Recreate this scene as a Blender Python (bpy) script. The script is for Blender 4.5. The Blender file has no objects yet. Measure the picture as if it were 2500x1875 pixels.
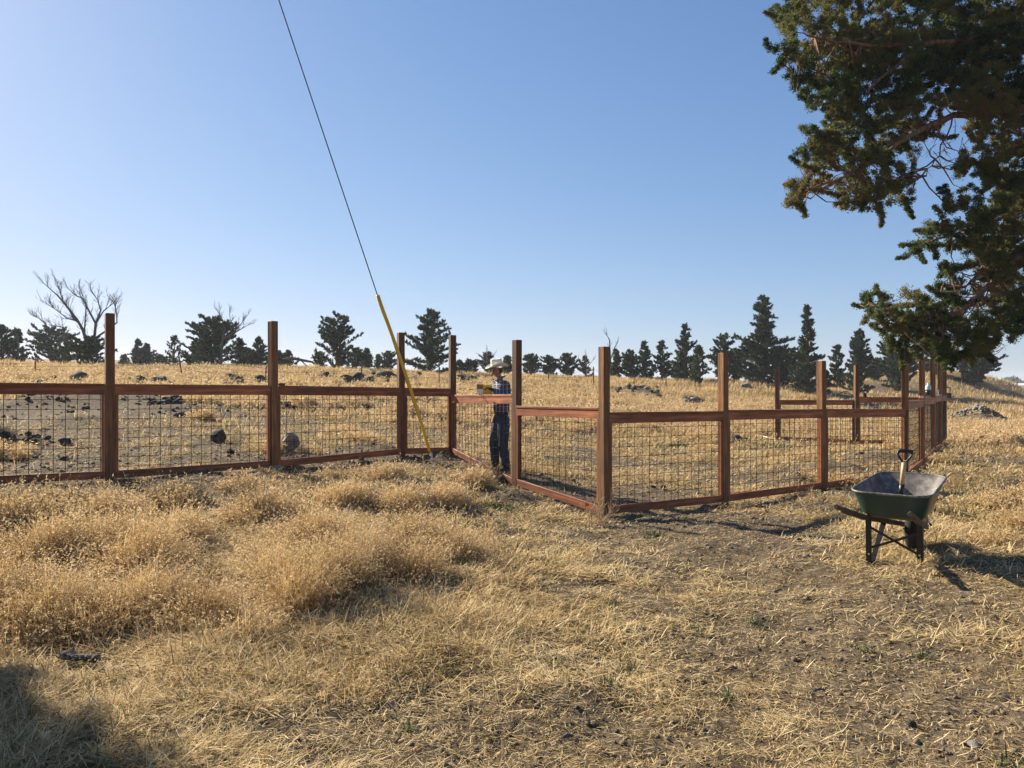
import bpy, math, random
import numpy as np
from mathutils import Vector, Matrix

# ------------------------------------------------------------------ camera, sky, sun, exposure
scene = bpy.context.scene
C = scene.collection
FPX, CX, HY, CAMZ = 1878.0, 1250.0, 940.0, 1.7      # focal length in photo pixels, centre, horizon row, eye height
cam_d = bpy.data.cameras.new('camera'); cam = bpy.data.objects.new('camera', cam_d); C.objects.link(cam)
cam.location = (0, 0, CAMZ); cam.rotation_euler = (math.radians(90) + 2.5/FPX, 0, 0)
cam_d.sensor_width = 36; cam_d.lens = 36*FPX/2500; cam_d.clip_start = 0.05; cam_d.clip_end = 8000
scene.camera = cam

SUN_EL, SUN_AZ = math.radians(30), math.radians(-52)   # azimuth from +Y, positive towards +X
sun_dir = Vector((math.cos(SUN_EL)*math.sin(SUN_AZ), math.cos(SUN_EL)*math.cos(SUN_AZ), math.sin(SUN_EL)))
world = bpy.data.worlds.new('World'); scene.world = world; world.use_nodes = True
wn = world.node_tree; bg = wn.nodes['Background']
sky = wn.nodes.new('ShaderNodeTexSky'); sky.sky_type = 'NISHITA'; sky.sun_disc = False
sky.sun_elevation = SUN_EL; sky.sun_rotation = SUN_AZ
sky.altitude = 900; sky.air_density = 1.0; sky.dust_density = 1.0; sky.ozone_density = 1.0
# smoky summer haze evens the sky out: brightness is compressed softly, colour by colour
EXPO = 1.25
_g = (1.07, 1.53, 2.30); _k = (.487, .934, 1.293)
_num = wn.nodes.new('ShaderNodeVectorMath'); _num.operation = 'MULTIPLY'; _num.inputs[1].default_value = tuple(v/2**EXPO for v in _g); wn.links.new(sky.outputs[0], _num.inputs[0])
_den = wn.nodes.new('ShaderNodeVectorMath'); _den.operation = 'MULTIPLY_ADD'; _den.inputs[1].default_value = tuple(v*.1 for v in _k); _den.inputs[2].default_value = (1, 1, 1); wn.links.new(sky.outputs[0], _den.inputs[0])
_div = wn.nodes.new('ShaderNodeVectorMath'); _div.operation = 'DIVIDE'; wn.links.new(_num.outputs[0], _div.inputs[0]); wn.links.new(_den.outputs[0], _div.inputs[1])
wn.links.new(_div.outputs[0], bg.inputs[0]); bg.inputs[1].default_value = 0.10
sd = bpy.data.lights.new('sun', 'SUN'); sd.energy = 5.0; sd.angle = math.radians(0.6); sd.color = (1.0, 0.90, 0.74)
sun = bpy.data.objects.new('sun', sd); C.objects.link(sun)
sun.rotation_euler = sun_dir.to_track_quat('Z', 'Y').to_euler()
scene.view_settings.view_transform = 'Standard'; scene.view_settings.look = 'None'
scene.view_settings.exposure = EXPO; scene.view_settings.gamma = 1.0
scene.render.engine = 'CYCLES'
scene.cycles.max_bounces = 6; scene.cycles.transparent_max_bounces = 8
scene.cycles.volume_bounces = 0
scene.cycles.use_denoising = True; scene.cycles.sample_clamp_indirect = 6

rng = np.random.default_rng(7)
random.seed(7)

# ------------------------------------------------------------------ helpers
def at(px, py, D):
    return Vector(((px-CX)/FPX*D, D, CAMZ-(py-HY)/FPX*D))

def tag(o, label=None, cat=None, group=None, kind=None):
    if label: o['label'] = label
    if cat: o['category'] = cat
    if group: o['group'] = group
    if kind: o['kind'] = kind
    return o

def empty(name, loc=(0, 0, 0)):
    o = bpy.data.objects.new(name, None); o.location = loc; o.empty_display_size = 0.1; C.objects.link(o); return o

def np_mesh(name, V, F, mat=None, parent=None, loc=None, smooth=False, tone=None, tone_domain='FACE'):
    """V (n,3); F list of (k, array of shape (m,k))"""
    me = bpy.data.meshes.new(name)
    V = np.asarray(V, dtype=np.float32)
    if loc is not None: V = V - np.array(loc, dtype=np.float32)
    if not isinstance(F, list): F = [np.asarray(F)]
    F = [np.asarray(f) for f in F if len(f)]
    loops = np.concatenate([f.ravel() for f in F]).astype(np.int32)
    tot = np.concatenate([np.full(len(f), f.shape[1], np.int32) for f in F])
    st = np.concatenate([[0], np.cumsum(tot)[:-1]]).astype(np.int32)
    me.vertices.add(len(V)); me.vertices.foreach_set('co', V.ravel())
    me.loops.add(len(loops)); me.loops.foreach_set('vertex_index', loops)
    me.polygons.add(len(tot)); me.polygons.foreach_set('loop_start', st)
    try: me.polygons.foreach_set('loop_total', tot)
    except Exception: pass
    if smooth: me.polygons.foreach_set('use_smooth', np.ones(len(tot), dtype=bool))
    me.update(calc_edges=True)
    if tone is not None:
        at_ = me.attributes.new('tone', 'FLOAT', tone_domain)
        at_.data.foreach_set('value', np.asarray(tone, np.float32))
    if mat: me.materials.append(mat)
    o = bpy.data.objects.new(name, me); C.objects.link(o)
    if loc is not None: o.location = loc
    if parent is not None: o.parent = parent
    return o

class MB:
    """collects boxes, tubes and lofts, linked as one mesh object"""
    def __init__(s): s.v = []; s.f = []
    def add(s, V, F):
        n = len(s.v); s.v += [tuple(v) for v in V]; s.f += [tuple(i+n for i in f) for f in F]
    def box(s, c, sx, sy, sz, M=None, bev=0.0):
        V = []
        if bev <= 0:
            for dz in (-1, 1):
                for dx, dy in ((-1,-1),(1,-1),(1,1),(-1,1)): V.append(Vector((dx*sx/2, dy*sy/2, dz*sz/2)))
            F = [(3,2,1,0),(4,5,6,7),(0,1,5,4),(1,2,6,5),(2,3,7,6),(3,0,4,7)]
        else:
            b = bev; F = []
            rings = [(-sz/2, b), (-sz/2+b, 0), (sz/2-b, 0), (sz/2, b)]
            for z, ins in rings:
                x, y = sx/2-ins, sy/2-ins; q = b*0.6 if ins == 0 else b*0.4
                V += [Vector(p) for p in ((-x+q,-y,z),(x-q,-y,z),(x,-y+q,z),(x,y-q,z),(x-q,y,z),(-x+q,y,z),(-x,y-q,z),(-x,-y+q,z))]
            for r in range(3):
                for i in range(8): F.append((r*8+i, r*8+(i+1) % 8, (r+1)*8+(i+1) % 8, (r+1)*8+i))
            F.append(tuple(range(7, -1, -1))); F.append(tuple(range(24, 32)))
        c = Vector(c)
        if M is None: V = [v+c for v in V]
        else: V = [M @ v + c for v in V]
        s.add(V, F)
    def tube(s, pts, rad, n=8, cap=True):
        pts = [Vector(p) for p in pts]
        if not hasattr(rad, '__len__'): rad = [rad]*len(pts)
        V = []; F = []; up = None
        for i, p in enumerate(pts):
            d = (pts[min(i+1, len(pts)-1)] - pts[max(i-1, 0)])
            if d.length < 1e-9: d = Vector((0, 0, 1))
            d.normalize()
            if up is None:
                up = d.orthogonal().normalized()
            else:
                up = (up - d*up.dot(d)); up = up.normalized() if up.length > 1e-6 else d.orthogonal().normalized()
            w = d.cross(up)
            for k in range(n):
                a = 2*math.pi*k/n
                V.append(p + (up*math.cos(a) + w*math.sin(a))*rad[i])
        for i in range(len(pts)-1):
            for k in range(n):
                F.append((i*n+k, i*n+(k+1) % n, (i+1)*n+(k+1) % n, (i+1)*n+k))
        if cap:
            F.append(tuple(range(n-1, -1, -1))); F.append(tuple(range((len(pts)-1)*n, len(pts)*n)))
        s.add(V, F)
    def loft(s, loops, cap0=True, cap1=True, closed=True):
        n = len(loops[0]); V = [v for l in loops for v in l]; F = []
        for i in range(len(loops)-1):
            for k in range(n if closed else n-1):
                F.append((i*n+k, i*n+(k+1) % n, (i+1)*n+(k+1) % n, (i+1)*n+k))
        if cap0: F.append(tuple(range(n-1, -1, -1)))
        if cap1: F.append(tuple(range((len(loops)-1)*n, len(loops)*n)))
        s.add(V, F)
    def build(s, name, mat, parent=None, loc=None, smooth=False):
        me = bpy.data.meshes.new(name)
        off = Vector(loc) if loc is not None else Vector((0, 0, 0))
        me.from_pydata([tuple(Vector(v)-off) for v in s.v], [], s.f); me.update()
        if smooth:
            for p in me.polygons: p.use_smooth = True
        me.materials.append(mat)
        o = bpy.data.objects.new(name, me); C.objects.link(o)
        if parent is not None: o.parent = parent
        elif loc is not None: o.location = loc
        return o

# value noise
_H = np.random.default_rng(3).random((512, 512)).astype(np.float32)
def vnoise(x, y, seed=0):
    x = np.asarray(x, float)+seed*17.31+1000; y = np.asarray(y, float)+seed*9.77+1000
    xi = np.floor(x).astype(np.int64); yi = np.floor(y).astype(np.int64)
    fx = x-xi; fy = y-yi; fx = fx*fx*(3-2*fx); fy = fy*fy*(3-2*fy)
    g = lambda a, b: _H[a & 511, b & 511]
    return (g(xi, yi)*(1-fx)+g(xi+1, yi)*fx)*(1-fy) + (g(xi, yi+1)*(1-fx)+g(xi+1, yi+1)*fx)*fy
def fbm(x, y, s=0, o=4):
    t = 0; a = 1; n = 0
    for i in range(o):
        t = t + a*vnoise(x*2**i, y*2**i, s+i*3); n += a; a *= .5
    return t/n

# ------------------------------------------------------------------ terrain height
POST = [  # photo column, depth (m), row of post top, row of ground line
    (-248, 9.4, 752, 1200), (268, 10.5, 765, 1178), (667, 11.8, 784, 1151), (980, 13.9, 812, 1122), (1104, 14.4, 818.5, 1119),
    (1261, 12.0, 830, 1189), (1475, 10.35, 846.5, 1265), (1766, 11.6, 861.6, 1234), (2007, 13.0, 881, 1200),
    (2209, 14.4, 890, 1172), (2250.5, 16.8, 875, 1137), (2278.5, 19.0, 875, 1108), (2294.5, 21.0, 887, 1096), (2306, 22.6, 887, 1089),
    (2090, 22.3, 891.5, 1087), (1898, 23.7, 896.6, 1079)]
CP = [(p[0], p[3]-2, p[1]) for p in POST]
CP += [(0, 1000, 20), (0, 925, 30), (0, 893, 38), (0, 893, 60), (300, 990, 20), (300, 930, 31), (300, 905, 39), (300, 905, 60),
       (600, 1000, 22), (600, 938, 33), (600, 905, 42), (600, 906, 65), (900, 1010, 24), (900, 945, 35), (900, 912, 45), (900, 912, 70),
       (1225, 1151, 13.2), (1300, 1085, 20), (1300, 1000, 30), (1300, 950, 40), (1300, 924, 52), (1300, 925, 80),
       (1700, 1065, 25), (1700, 985, 40), (1700, 935, 56), (1700, 934, 80), (1950, 1040, 30), (1950, 990, 42), (1950, 948, 58), (1950, 940, 80),
       (2390, 1030, 40), (2500, 1040, 36), (2150, 1040, 33), (2290, 1075, 27), (2150, 992, 50), (2300, 985, 60), (2450, 985, 60), (2500, 975, 70),
       (2060, 930, 76), (2150, 927, 76), (2260, 922, 76), (2360, 925, 76), (2440, 938, 76), (2500, 960, 80), (2600, 965, 76),
       (2060, 935, 95), (2300, 930, 95), (2480, 964, 110), (2480, 952, 400), (2480, 943, 3000), (2200, 943, 3000), (1600, 938, 3000),
       (900, 925, 3000), (0, 920, 3000), (-600, 925, 3000), (-600, 890, 45), (-600, 1010, 18),
       (2190, 1380, 6.9), (2190, 1334, 7.7), (2500, 1350, 7.2), (2500, 1850, 3.4), (1250, 1875, 3.4), (0, 1860, 3.4), (600, 1330, 7.4), (900, 1300, 8.2),
       (300, 1450, 5.9), (0, 1290, 8.2), (1250, 1330, 8.2), (1250, 1480, 5.8), (1800, 1400, 7.2), (1980, 1340, 8.1), (1600, 1500, 5.8), (2200, 1560, 5.1), (2450, 1200, 12), (2400, 1105, 19),
       (3300, 1000, 20), (3300, 1250, 10), (3300, 975, 60), (3300, 945, 3000)]
def _cpw():
    A = []
    for px, py, D in CP:
        X = (px-CX)/FPX*D; A.append((X, D, CAMZ-(py-HY)/FPX*D))
    for a in (-2.9, -2.2, -1.5, 1.5, 2.2, 2.9):
        for r in (1.5, 8, 60, 3000): A.append((r*math.sin(a), r*math.cos(a), 0.05 if r < 20 else (1.2 if a < 0 else -.3)))
    for a in (-.5, 0, .5): A.append((1.0*math.sin(a), math.cos(a), 0.02))
    return np.array(A)
_cp = _cpw()
def _uv(X, Y):
    return np.arctan2(X, Y)*2.2, np.log(np.maximum(np.hypot(X, Y), .6))
def _U(r2): return 0.5*r2*np.log(np.maximum(r2, 1e-12))
_cu, _cv = _uv(_cp[:, 0], _cp[:, 1]); _n = len(_cu)
_K = _U((_cu[:, None]-_cu)**2+(_cv[:, None]-_cv)**2) + np.eye(_n)*2e-3
_P = np.c_[np.ones(_n), _cu, _cv]
_A = np.zeros((_n+3, _n+3)); _A[:_n, :_n] = _K; _A[:_n, _n:] = _P; _A[_n:, :_n] = _P.T
_W = np.linalg.solve(_A, np.r_[_cp[:, 2], 0, 0, 0])
def base_h(X, Y):
    X = np.atleast_1d(np.asarray(X, float)); Y = np.atleast_1d(np.asarray(Y, float)); out = np.empty(X.size)
    xf, yf = X.ravel(), Y.ravel()
    for i in range(0, X.size, 60000):
        u, v = _uv(xf[i:i+60000], yf[i:i+60000])
        out[i:i+60000] = _U((u[:, None]-_cu)**2+(v[:, None]-_cv)**2) @ _W[:_n] + _W[_n] + _W[_n+1]*u + _W[_n+2]*v
    return out.reshape(X.shape)
def ground_xy(px, py):
    """world point where the photo pixel meets the smooth terrain"""
    D = np.exp(np.linspace(math.log(2.2), math.log(140), 700))
    X = (px-CX)/FPX*D; Z = CAMZ-(py-HY)/FPX*D
    h = base_h(X, D)
    k = np.argmax(Z <= h)
    if not (Z <= h).any(): k = np.argmin(Z-h)
    return float(X[k]), float(D[k])
# dirt heaps and hollows: photo column, row (centre), radius m, height m
HEAPS = [(1267, 1222, .42, .13), (1415, 1305, .55, .07), (1880, 1345, .75, .10), (1760, 1300, .6, .07), (1640, 1285, .5, .06),
         (2040, 1150, .75, .22), (1945, 1182, .6, .16), (2140, 1120, .7, .16), (1605, 1205, .5, .08), (1700, 1225, .5, .08), (1540, 1235, .5, .06),
         (235, 985, 1.0, .28), (120, 990, 1.1, .14), (410, 1000, .9, .1), (60, 1085, .5, .13), (900, 1105, .7, .12), (800, 1122, .5, .09), (1085, 1120, .45, .12),
         (1010, 1113, .5, .10), (640, 1160, .3, .06), (470, 1165, .5, .08), (1560, 962, 2.2, .3), (2100, 998, 1.6, .2), (2390, 1032, 1.5, .5),
         (1687, 984, 1.4, .2), (1823, 948, 1.6, .2), (1350, 1690, .3, .03), (1250, 1300, .4, .04), (60, 1200, .35, .08), (170, 1030, .9, .16), (330, 975, 1.2, .2), (500, 1010, .9, .14), (30, 1000, 1.3, .22), (700, 1000, 1., .12), (960, 1010, .9, .12), (2060, 975, 1.6, .22), (2470, 1150, .6, .05), (2215, 1372, 1.4, -.075), (1720, 1345, .5, .07), (1950, 1380, .45, .06), (1560, 1300, .35, .05)]
HW = []
for px, py, r, h in HEAPS:
    x, y = ground_xy(px, py); HW.append((x, y, r, h))
def height(X, Y):
    X = np.asarray(X, float); Y = np.asarray(Y, float)
    z = base_h(X, Y).reshape(X.shape)
    r = np.hypot(X, Y)
    z = z + (fbm(X*.9, Y*.9, 1)-.5)*.13*np.clip(r/4, .4, 1.0)
    z = z + ((fbm(X*4, Y*4, 5, 4)-.5)*.075+(vnoise(X*17, Y*17, 8)-.5)*.016)*np.clip(14/np.maximum(r, 1), 0, 1)
    z = z + (fbm(X*.12, Y*.12, 9)-.5)*.5*np.clip((r-25)/40, 0, 1)
    z = z + .62*np.exp(-((X-41)/11)**2-((Y-77)/10)**2)*(.7+.6*vnoise(X*.25, Y*.25, 12))
    for x, y, rr, h in HW:
        d2 = ((X-x)**2+(Y-y)**2)/(rr*rr)
        z = z + h*np.exp(-d2*1.6)*(0.75+.5*vnoise(X*6/rr*.3+3, Y*6/rr*.3, 4))
    return z
def gz(x, y): return float(height(np.array([x]), np.array([y]))[0])
def gp(px, py):
    x, y = ground_xy(px, py); return Vector((x, y, gz(x, y)))

# straw cover 0..1 (a property of the ground: where soil is bare)
BARE = [(1560, 1290, .7, .9), (1700, 1285, .8, .9), (1830, 1270, .7, .9), (1990, 1240, .6, .8), (1530, 1850, .5, .7), (720, 1830, .4, .5), (1400, 1600, .45, .5), (1950, 1430, .5, .6), (2050, 1620, .7, .7), (1120, 1260, .45, .5), (1180, 1300, .4, .4), (560, 1180, .5, .6), (300, 1200, .5, .6), (100, 1215, .6, .7), (640, 1470, .3, .5), (1000, 1560, .35, .4), (880, 1600, .3, .5), (1800, 1350, 1.0, 1.), (1640, 1310, .8, .8), (1930, 1300, .8, .8), (1267, 1222, .5, .9), (1415, 1305, .6, .8), (1540, 1400, .4, .4),
        (1350, 1790, .9, .8), (1000, 1800, .7, .8), (1900, 1530, .9, .8), (2250, 1650, .8, .8), (2420, 1750, .5, .9), (2350, 1840, .5, .8), (2100, 1700, .5, .5), (1650, 1760, .6, .3),
        (2200, 1460, .5, .7), (2330, 1480, .5, .8), (1750, 1590, .5, .4), (900, 1110, 1.2, .9), (1080, 1125, .8, .9), (800, 1130, .8, .8), (1650, 1215, 1.2, .7), (1540, 1240, 1., .6), (1500, 1215, 1., .5),
        (2040, 1150, 1.1, .9), (1945, 1180, .9, .9), (2140, 1120, 1.0, .8), (120, 1000, 3.5, .85), (350, 990, 2.5, .8), (50, 1080, 1.1, .8), (250, 975, 2, .9), (150, 1150, .9, .6), (60, 1205, .6, .9), (450, 1165, .6, .8),
        (2120, 950, 5, .9), (60, 1010, 3, .8), (220, 1010, 2.6, .9), (500, 1000, 2.2, .7), (700, 1035, 2, .6), (330, 1060, 1.6, .6), (180, 1120, 1.3, .8), (620, 1120, 1., .6), (1000, 1060, 1.6, .5), (1150, 1060, 1.5, .4), (1400, 1120, 1.6, .5), (1600, 1140, 1.6, .5), (1850, 1160, 1.4, .6), (1320, 1200, .8, .6), (950, 990, 2.5, .5), (2390, 1030, 2.3, 1.), (2100, 998, 2.4, .9), (1560, 960, 1.6, .7), (1350, 1180, .8, .5), (700, 1120, .8, .5), (1900, 1225, .7, .6), (2400, 1120, 1.2, .5), (2060, 975, 1.8, .6)]
BW = [(*ground_xy(a, b), r, s) for a, b, r, s in BARE]
def straw_cover(X, Y):
    r = np.hypot(X, Y)
    n = fbm(X*.8, Y*.8, 21, 4); n2 = fbm(X*3, Y*3, 31, 3)
    n3 = fbm(X*9, Y*9, 33, 2); c = np.clip((n*.5+n2*.35+n3*.25-.40)*5.0+.1, 0, 1)
    c = np.clip(c+np.clip((r-24)/12, 0, .8), 0, 1)
    right = np.clip((X+.4)/2.0, 0, 1)*np.clip((9.5-Y)/3, 0, 1)
    c = c*(1-.45*right)
    for x, y, rr, s in BW:
        d2 = ((X-x)**2+(Y-y)**2)/(rr*rr)*(.55+.9*n2)
        c = c*(1-s*np.exp(-d2**1.5))
    return c

# ------------------------------------------------------------------ materials
def mat(name, base=(.5, .5, .5), rough=.7, metal=0, spec=.3):
    m = bpy.data.materials.new(name); m.use_nodes = True; p = m.node_tree.nodes['Principled BSDF']
    p.inputs['Base Color'].default_value = (*base, 1); p.inputs['Roughness'].default_value = rough
    p.inputs['Metallic'].default_value = metal; p.inputs['Specular IOR Level'].default_value = spec
    return m
def noisy(name, cols, scale=(8, 8, 8), rough=.75, metal=0, bump=.3, detail=6, spec=.3, bscale=None, dist=.02, contrast=(.3, .7)):
    m = mat(name, cols[0], rough, metal, spec); t = m.node_tree; N = t.nodes.new; L = t.links.new; p = t.nodes['Principled BSDF']
    tc = N('ShaderNodeTexCoord'); mp = N('ShaderNodeMapping'); mp.inputs['Scale'].default_value = scale
    L(tc.outputs['Object'], mp.inputs[0])
    nz = N('ShaderNodeTexNoise'); nz.inputs['Scale'].default_value = 1; nz.inputs['Detail'].default_value = detail; nz.inputs['Roughness'].default_value = .65
    L(mp.outputs[0], nz.inputs['Vector'])
    cr = N('ShaderNodeValToRGB'); e = cr.color_ramp.elements
    k = len(cols)
    e[0].position = contrast[0]; e[0].color = (*cols[0], 1); e[1].position = contrast[1]; e[1].color = (*cols[-1], 1)
    for i in range(1, k-1):
        q = e.new(contrast[0]+(contrast[1]-contrast[0])*i/(k-1)); q.color = (*cols[i], 1)
    L(nz.outputs['Fac'], cr.inputs[0]); L(cr.outputs[0], p.inputs['Base Color'])
    b = N('ShaderNodeBump'); b.inputs['Strength'].default_value = bump; b.inputs['Distance'].default_value = dist
    if bscale:
        m2 = N('ShaderNodeMapping'); m2.inputs['Scale'].default_value = bscale; L(tc.outputs['Object'], m2.inputs[0])
        n2 = N('ShaderNodeTexNoise'); n2.inputs['Scale'].default_value = 1; n2.inputs['Detail'].default_value = 5; L(m2.outputs[0], n2.inputs['Vector']); L(n2.outputs['Fac'], b.inputs['Height'])
    else: L(nz.outputs['Fac'], b.inputs['Height'])
    L(b.outputs[0], p.inputs['Normal'])
    return m
def blade_mat(name, cols, transl=.45, rough=.6, spec=.25):
    """leaf or straw: colour follows the per-blade 'tone' attribute, light passes through"""
    m = mat(name, cols[0], rough, 0, spec); t = m.node_tree; N = t.nodes.new; L = t.links.new; p = t.nodes['Principled BSDF']
    a = N('ShaderNodeAttribute'); a.attribute_name = 'tone'
    cr = N('ShaderNodeValToRGB'); e = cr.color_ramp.elements; k = len(cols)
    e[0].position = 0; e[0].color = (*cols[0], 1); e[1].position = 1; e[1].color = (*cols[-1], 1)
    for i in range(1, k-1):
        q = e.new(i/(k-1)); q.color = (*cols[i], 1)
    L(a.outputs['Fac'], cr.inputs[0]); L(cr.outputs[0], p.inputs['Base Color'])
    tr = N('ShaderNodeBsdfTranslucent'); L(cr.outputs[0], tr.inputs[0])
    mx = N('ShaderNodeMixShader'); mx.inputs[0].default_value = transl
    L(p.outputs[0], mx.inputs[1]); L(tr.outputs[0], mx.inputs[2])
    L(mx.outputs[0], t.nodes['Material Output'].inputs['Surface'])
    return m

def ground_material():
    m = mat('soil_and_straw', (.3, .2, .1), .95, 0, .1); t = m.node_tree; N = t.nodes.new; L = t.links.new; p = t.nodes['Principled BSDF']
    tc = N('ShaderNodeTexCoord')
    def noise(scale, detail=5, rough=.6, vec=None):
        n = N('ShaderNodeTexNoise'); n.inputs['Scale'].default_value = scale; n.inputs['Detail'].default_value = detail; n.inputs['Roughness'].default_value = rough
        L(vec or tc.outputs['Object'], n.inputs['Vector']); return n.outputs['Fac']
    def ramp(f, stops):
        c = N('ShaderNodeValToRGB'); e = c.color_ramp.elements
        e[0].position, e[0].color = stops[0][0], (*stops[0][1], 1); e[1].position, e[1].color = stops[-1][0], (*stops[-1][1], 1)
        for s in stops[1:-1]:
            q = e.new(s[0]); q.color = (*s[1], 1)
        L(f, c.inputs[0]); return c.outputs[0]
    soil = ramp(noise(9, 8, .7), [(.3, (.050, .036, .022)), (.5, (.130, .098, .062)), (.7, (.27, .21, .135))])
    # short straw flecks: noise stretched along two directions
    def streak(rot, sc):
        mp = N('ShaderNodeMapping'); mp.inputs['Rotation'].default_value = (0, 0, rot); mp.inputs['Scale'].default_value = (6, 90, 10)
        L(tc.outputs['Object'], mp.inputs[0]); return noise(sc, 3, .6, mp.outputs[0])
    mxn = N('ShaderNodeMath'); mxn.operation = 'MAXIMUM'; L(streak(.5, 1), mxn.inputs[0]); L(streak(-.7, 1), mxn.inputs[1])
    straw = ramp(mxn.outputs[0], [(.42, (.06, .042, .022)), (.55, (.20, .14, .068)), (.68, (.46, .36, .19))])
    big = ramp(noise(.35, 5), [(.3, (.24, .155, .07)), (.7, (.44, .31, .15))])
    mb = N('ShaderNodeMix'); mb.data_type = 'RGBA'; mb.inputs[0].default_value = .35; L(straw, mb.inputs[6]); L(big, mb.inputs[7])
    a = N('ShaderNodeAttribute'); a.attribute_name = 'tone'
    th = N('ShaderNodeMath'); th.operation = 'ADD'; L(a.outputs['Fac'], th.inputs[0])
    sc = N('ShaderNodeMath'); sc.operation = 'MULTIPLY_ADD'; L(noise(14, 6, .75), sc.inputs[0]); sc.inputs[1].default_value = 1.6; sc.inputs[2].default_value = -.8; L(sc.outputs[0], th.inputs[1])
    mr = N('ShaderNodeMapRange'); mr.inputs[1].default_value = .35; mr.inputs[2].default_value = .75; L(th.outputs[0], mr.inputs[0])
    mx = N('ShaderNodeMix'); mx.data_type = 'RGBA'; L(mr.outputs[0], mx.inputs[0]); L(soil, mx.inputs[6]); L(mb.outputs[2], mx.inputs[7])
    L(mx.outputs[2], p.inputs['Base Color'])
    ad = N('ShaderNodeMath'); ad.operation = 'ADD'; L(noise(30, 8, .75), ad.inputs[0]); L(mxn.outputs[0], ad.inputs[1])
    b = N('ShaderNodeBump'); b.inputs['Strength'].default_value = .9; b.inputs['Distance'].default_value = .03
    L(ad.outputs[0], b.inputs['Height']); L(b.outputs[0], p.inputs['Normal'])
    return m

M_ground = ground_material()
M_straw = blade_mat('dry_straw', [(.095, .062, .027), (.33, .225, .095), (.60, .44, .21), (.80, .65, .38)], .25, .8, .08)
M_tall = blade_mat('golden_grass', [(.15, .09, .036), (.38, .245, .10), (.60, .42, .19), (.78, .61, .34)], .34, .75, .1)
M_seed = blade_mat('grass_seed_heads', [(.36, .235, .11), (.60, .44, .23), (.82, .68, .43)], .40, .7, .2)
M_weed = blade_mat('green_weed', [(.035, .055, .022), (.07, .10, .035), (.14, .16, .06)], .4)
M_leaf = blade_mat('juniper_foliage', [(.022, .044, .014), (.070, .105, .028), (.15, .160, .044), (.17, .155, .05), (.20, .135, .05)], .42, .6, .2)
M_leafbg = blade_mat('juniper_foliage_field', [(.022, .038, .020), (.052, .078, .034), (.12, .145, .055)], .2, .7, .15)
M_leafgrey = blade_mat('sparse_foliage', [(.07, .06, .045), (.10, .09, .06), (.16, .13, .09)], .25, .7, .1)
M_bark = noisy('juniper_bark', [(.06, .035, .022), (.16, .088, .055), (.30, .18, .12)], (22, 22, 4), .9, bump=.6)
M_dead = noisy('dead_wood', [(.06, .055, .05), (.16, .14, .125)], (20, 20, 8), .9, bump=.4)
M_post = noisy('stained_post_wood', [(.045, .019, .007), (.125, .056, .020), (.25, .125, .045)], (28, 28, 1.8), .65, bump=.25, bscale=(60, 60, 4), dist=.006, contrast=(.28, .75))
M_rail = noisy('red_stained_rail_wood', [(.070, .021, .008), (.185, .060, .022), (.33, .125, .052)], (1.6, 30, 30), .55, bump=.25, bscale=(4, 70, 70), dist=.005, contrast=(.25, .72))
M_wire = mat('galvanised_wire', (.016, .012, .010), .75, 0, .1)
M_wire2 = mat('rusty_field_wire', (.10, .065, .05), .7, .5)
M_rock = noisy('basalt_rock', [(.014, .012, .010), (.040, .033, .027), (.10, .083, .066)], (5, 5, 5), .9, bump=.8, dist=.05)
M_rockg = noisy('grey_lichen_rock', [(.08, .07, .06), (.20, .175, .15), (.36, .32, .28)], (9, 9, 9), .9, bump=.8, dist=.03)
M_soil = noisy('loose_soil', [(.07, .052, .034), (.15, .115, .075), (.26, .20, .135)], (14, 14, 14), .95, bump=.9, dist=.03)

def vary(m):
    t = m.node_tree; p = t.nodes['Principled BSDF']; l = p.inputs['Base Color'].links[0]; src = l.from_socket
    oi = t.nodes.new('ShaderNodeObjectInfo'); mr = t.nodes.new('ShaderNodeMapRange'); mr.inputs[3].default_value = .85; mr.inputs[4].default_value = 1.6; t.links.new(oi.outputs['Random'], mr.inputs[0])
    tc = t.nodes.new('ShaderNodeTexCoord'); n2 = t.nodes.new('ShaderNodeTexNoise'); n2.inputs['Scale'].default_value = 2.2; n2.inputs['Detail'].default_value = 3; t.links.new(tc.outputs['Object'], n2.inputs['Vector'])
    m2 = t.nodes.new('ShaderNodeMapRange'); m2.inputs[1].default_value = .3; m2.inputs[2].default_value = .7; m2.inputs[3].default_value = .7; m2.inputs[4].default_value = 1.25; t.links.new(n2.outputs['Fac'], m2.inputs[0])
    vo = t.nodes.new('ShaderNodeTexVoronoi'); vo.inputs['Scale'].default_value = 3.1; t.links.new(tc.outputs['Object'], vo.inputs['Vector'])
    m3 = t.nodes.new('ShaderNodeMapRange'); m3.inputs[1].default_value = .03; m3.inputs[2].default_value = .08; m3.inputs[3].default_value = .35; m3.inputs[4].default_value = 1.0; t.links.new(vo.outputs['Distance'], m3.inputs[0])
    a = t.nodes.new('ShaderNodeMath'); a.operation = 'MULTIPLY'; t.links.new(mr.outputs[0], a.inputs[0]); t.links.new(m2.outputs[0], a.inputs[1])
    b = t.nodes.new('ShaderNodeMath'); b.operation = 'MULTIPLY'; t.links.new(a.outputs[0], b.inputs[0]); t.links.new(m3.outputs[0], b.inputs[1])
    v = t.nodes.new('ShaderNodeVectorMath'); v.operation = 'SCALE'; t.links.new(src, v.inputs[0]); t.links.new(b.outputs[0], v.inputs['Scale']); t.links.new(v.outputs[0], p.inputs['Base Color'])
vary(M_post); vary(M_rail)

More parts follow.
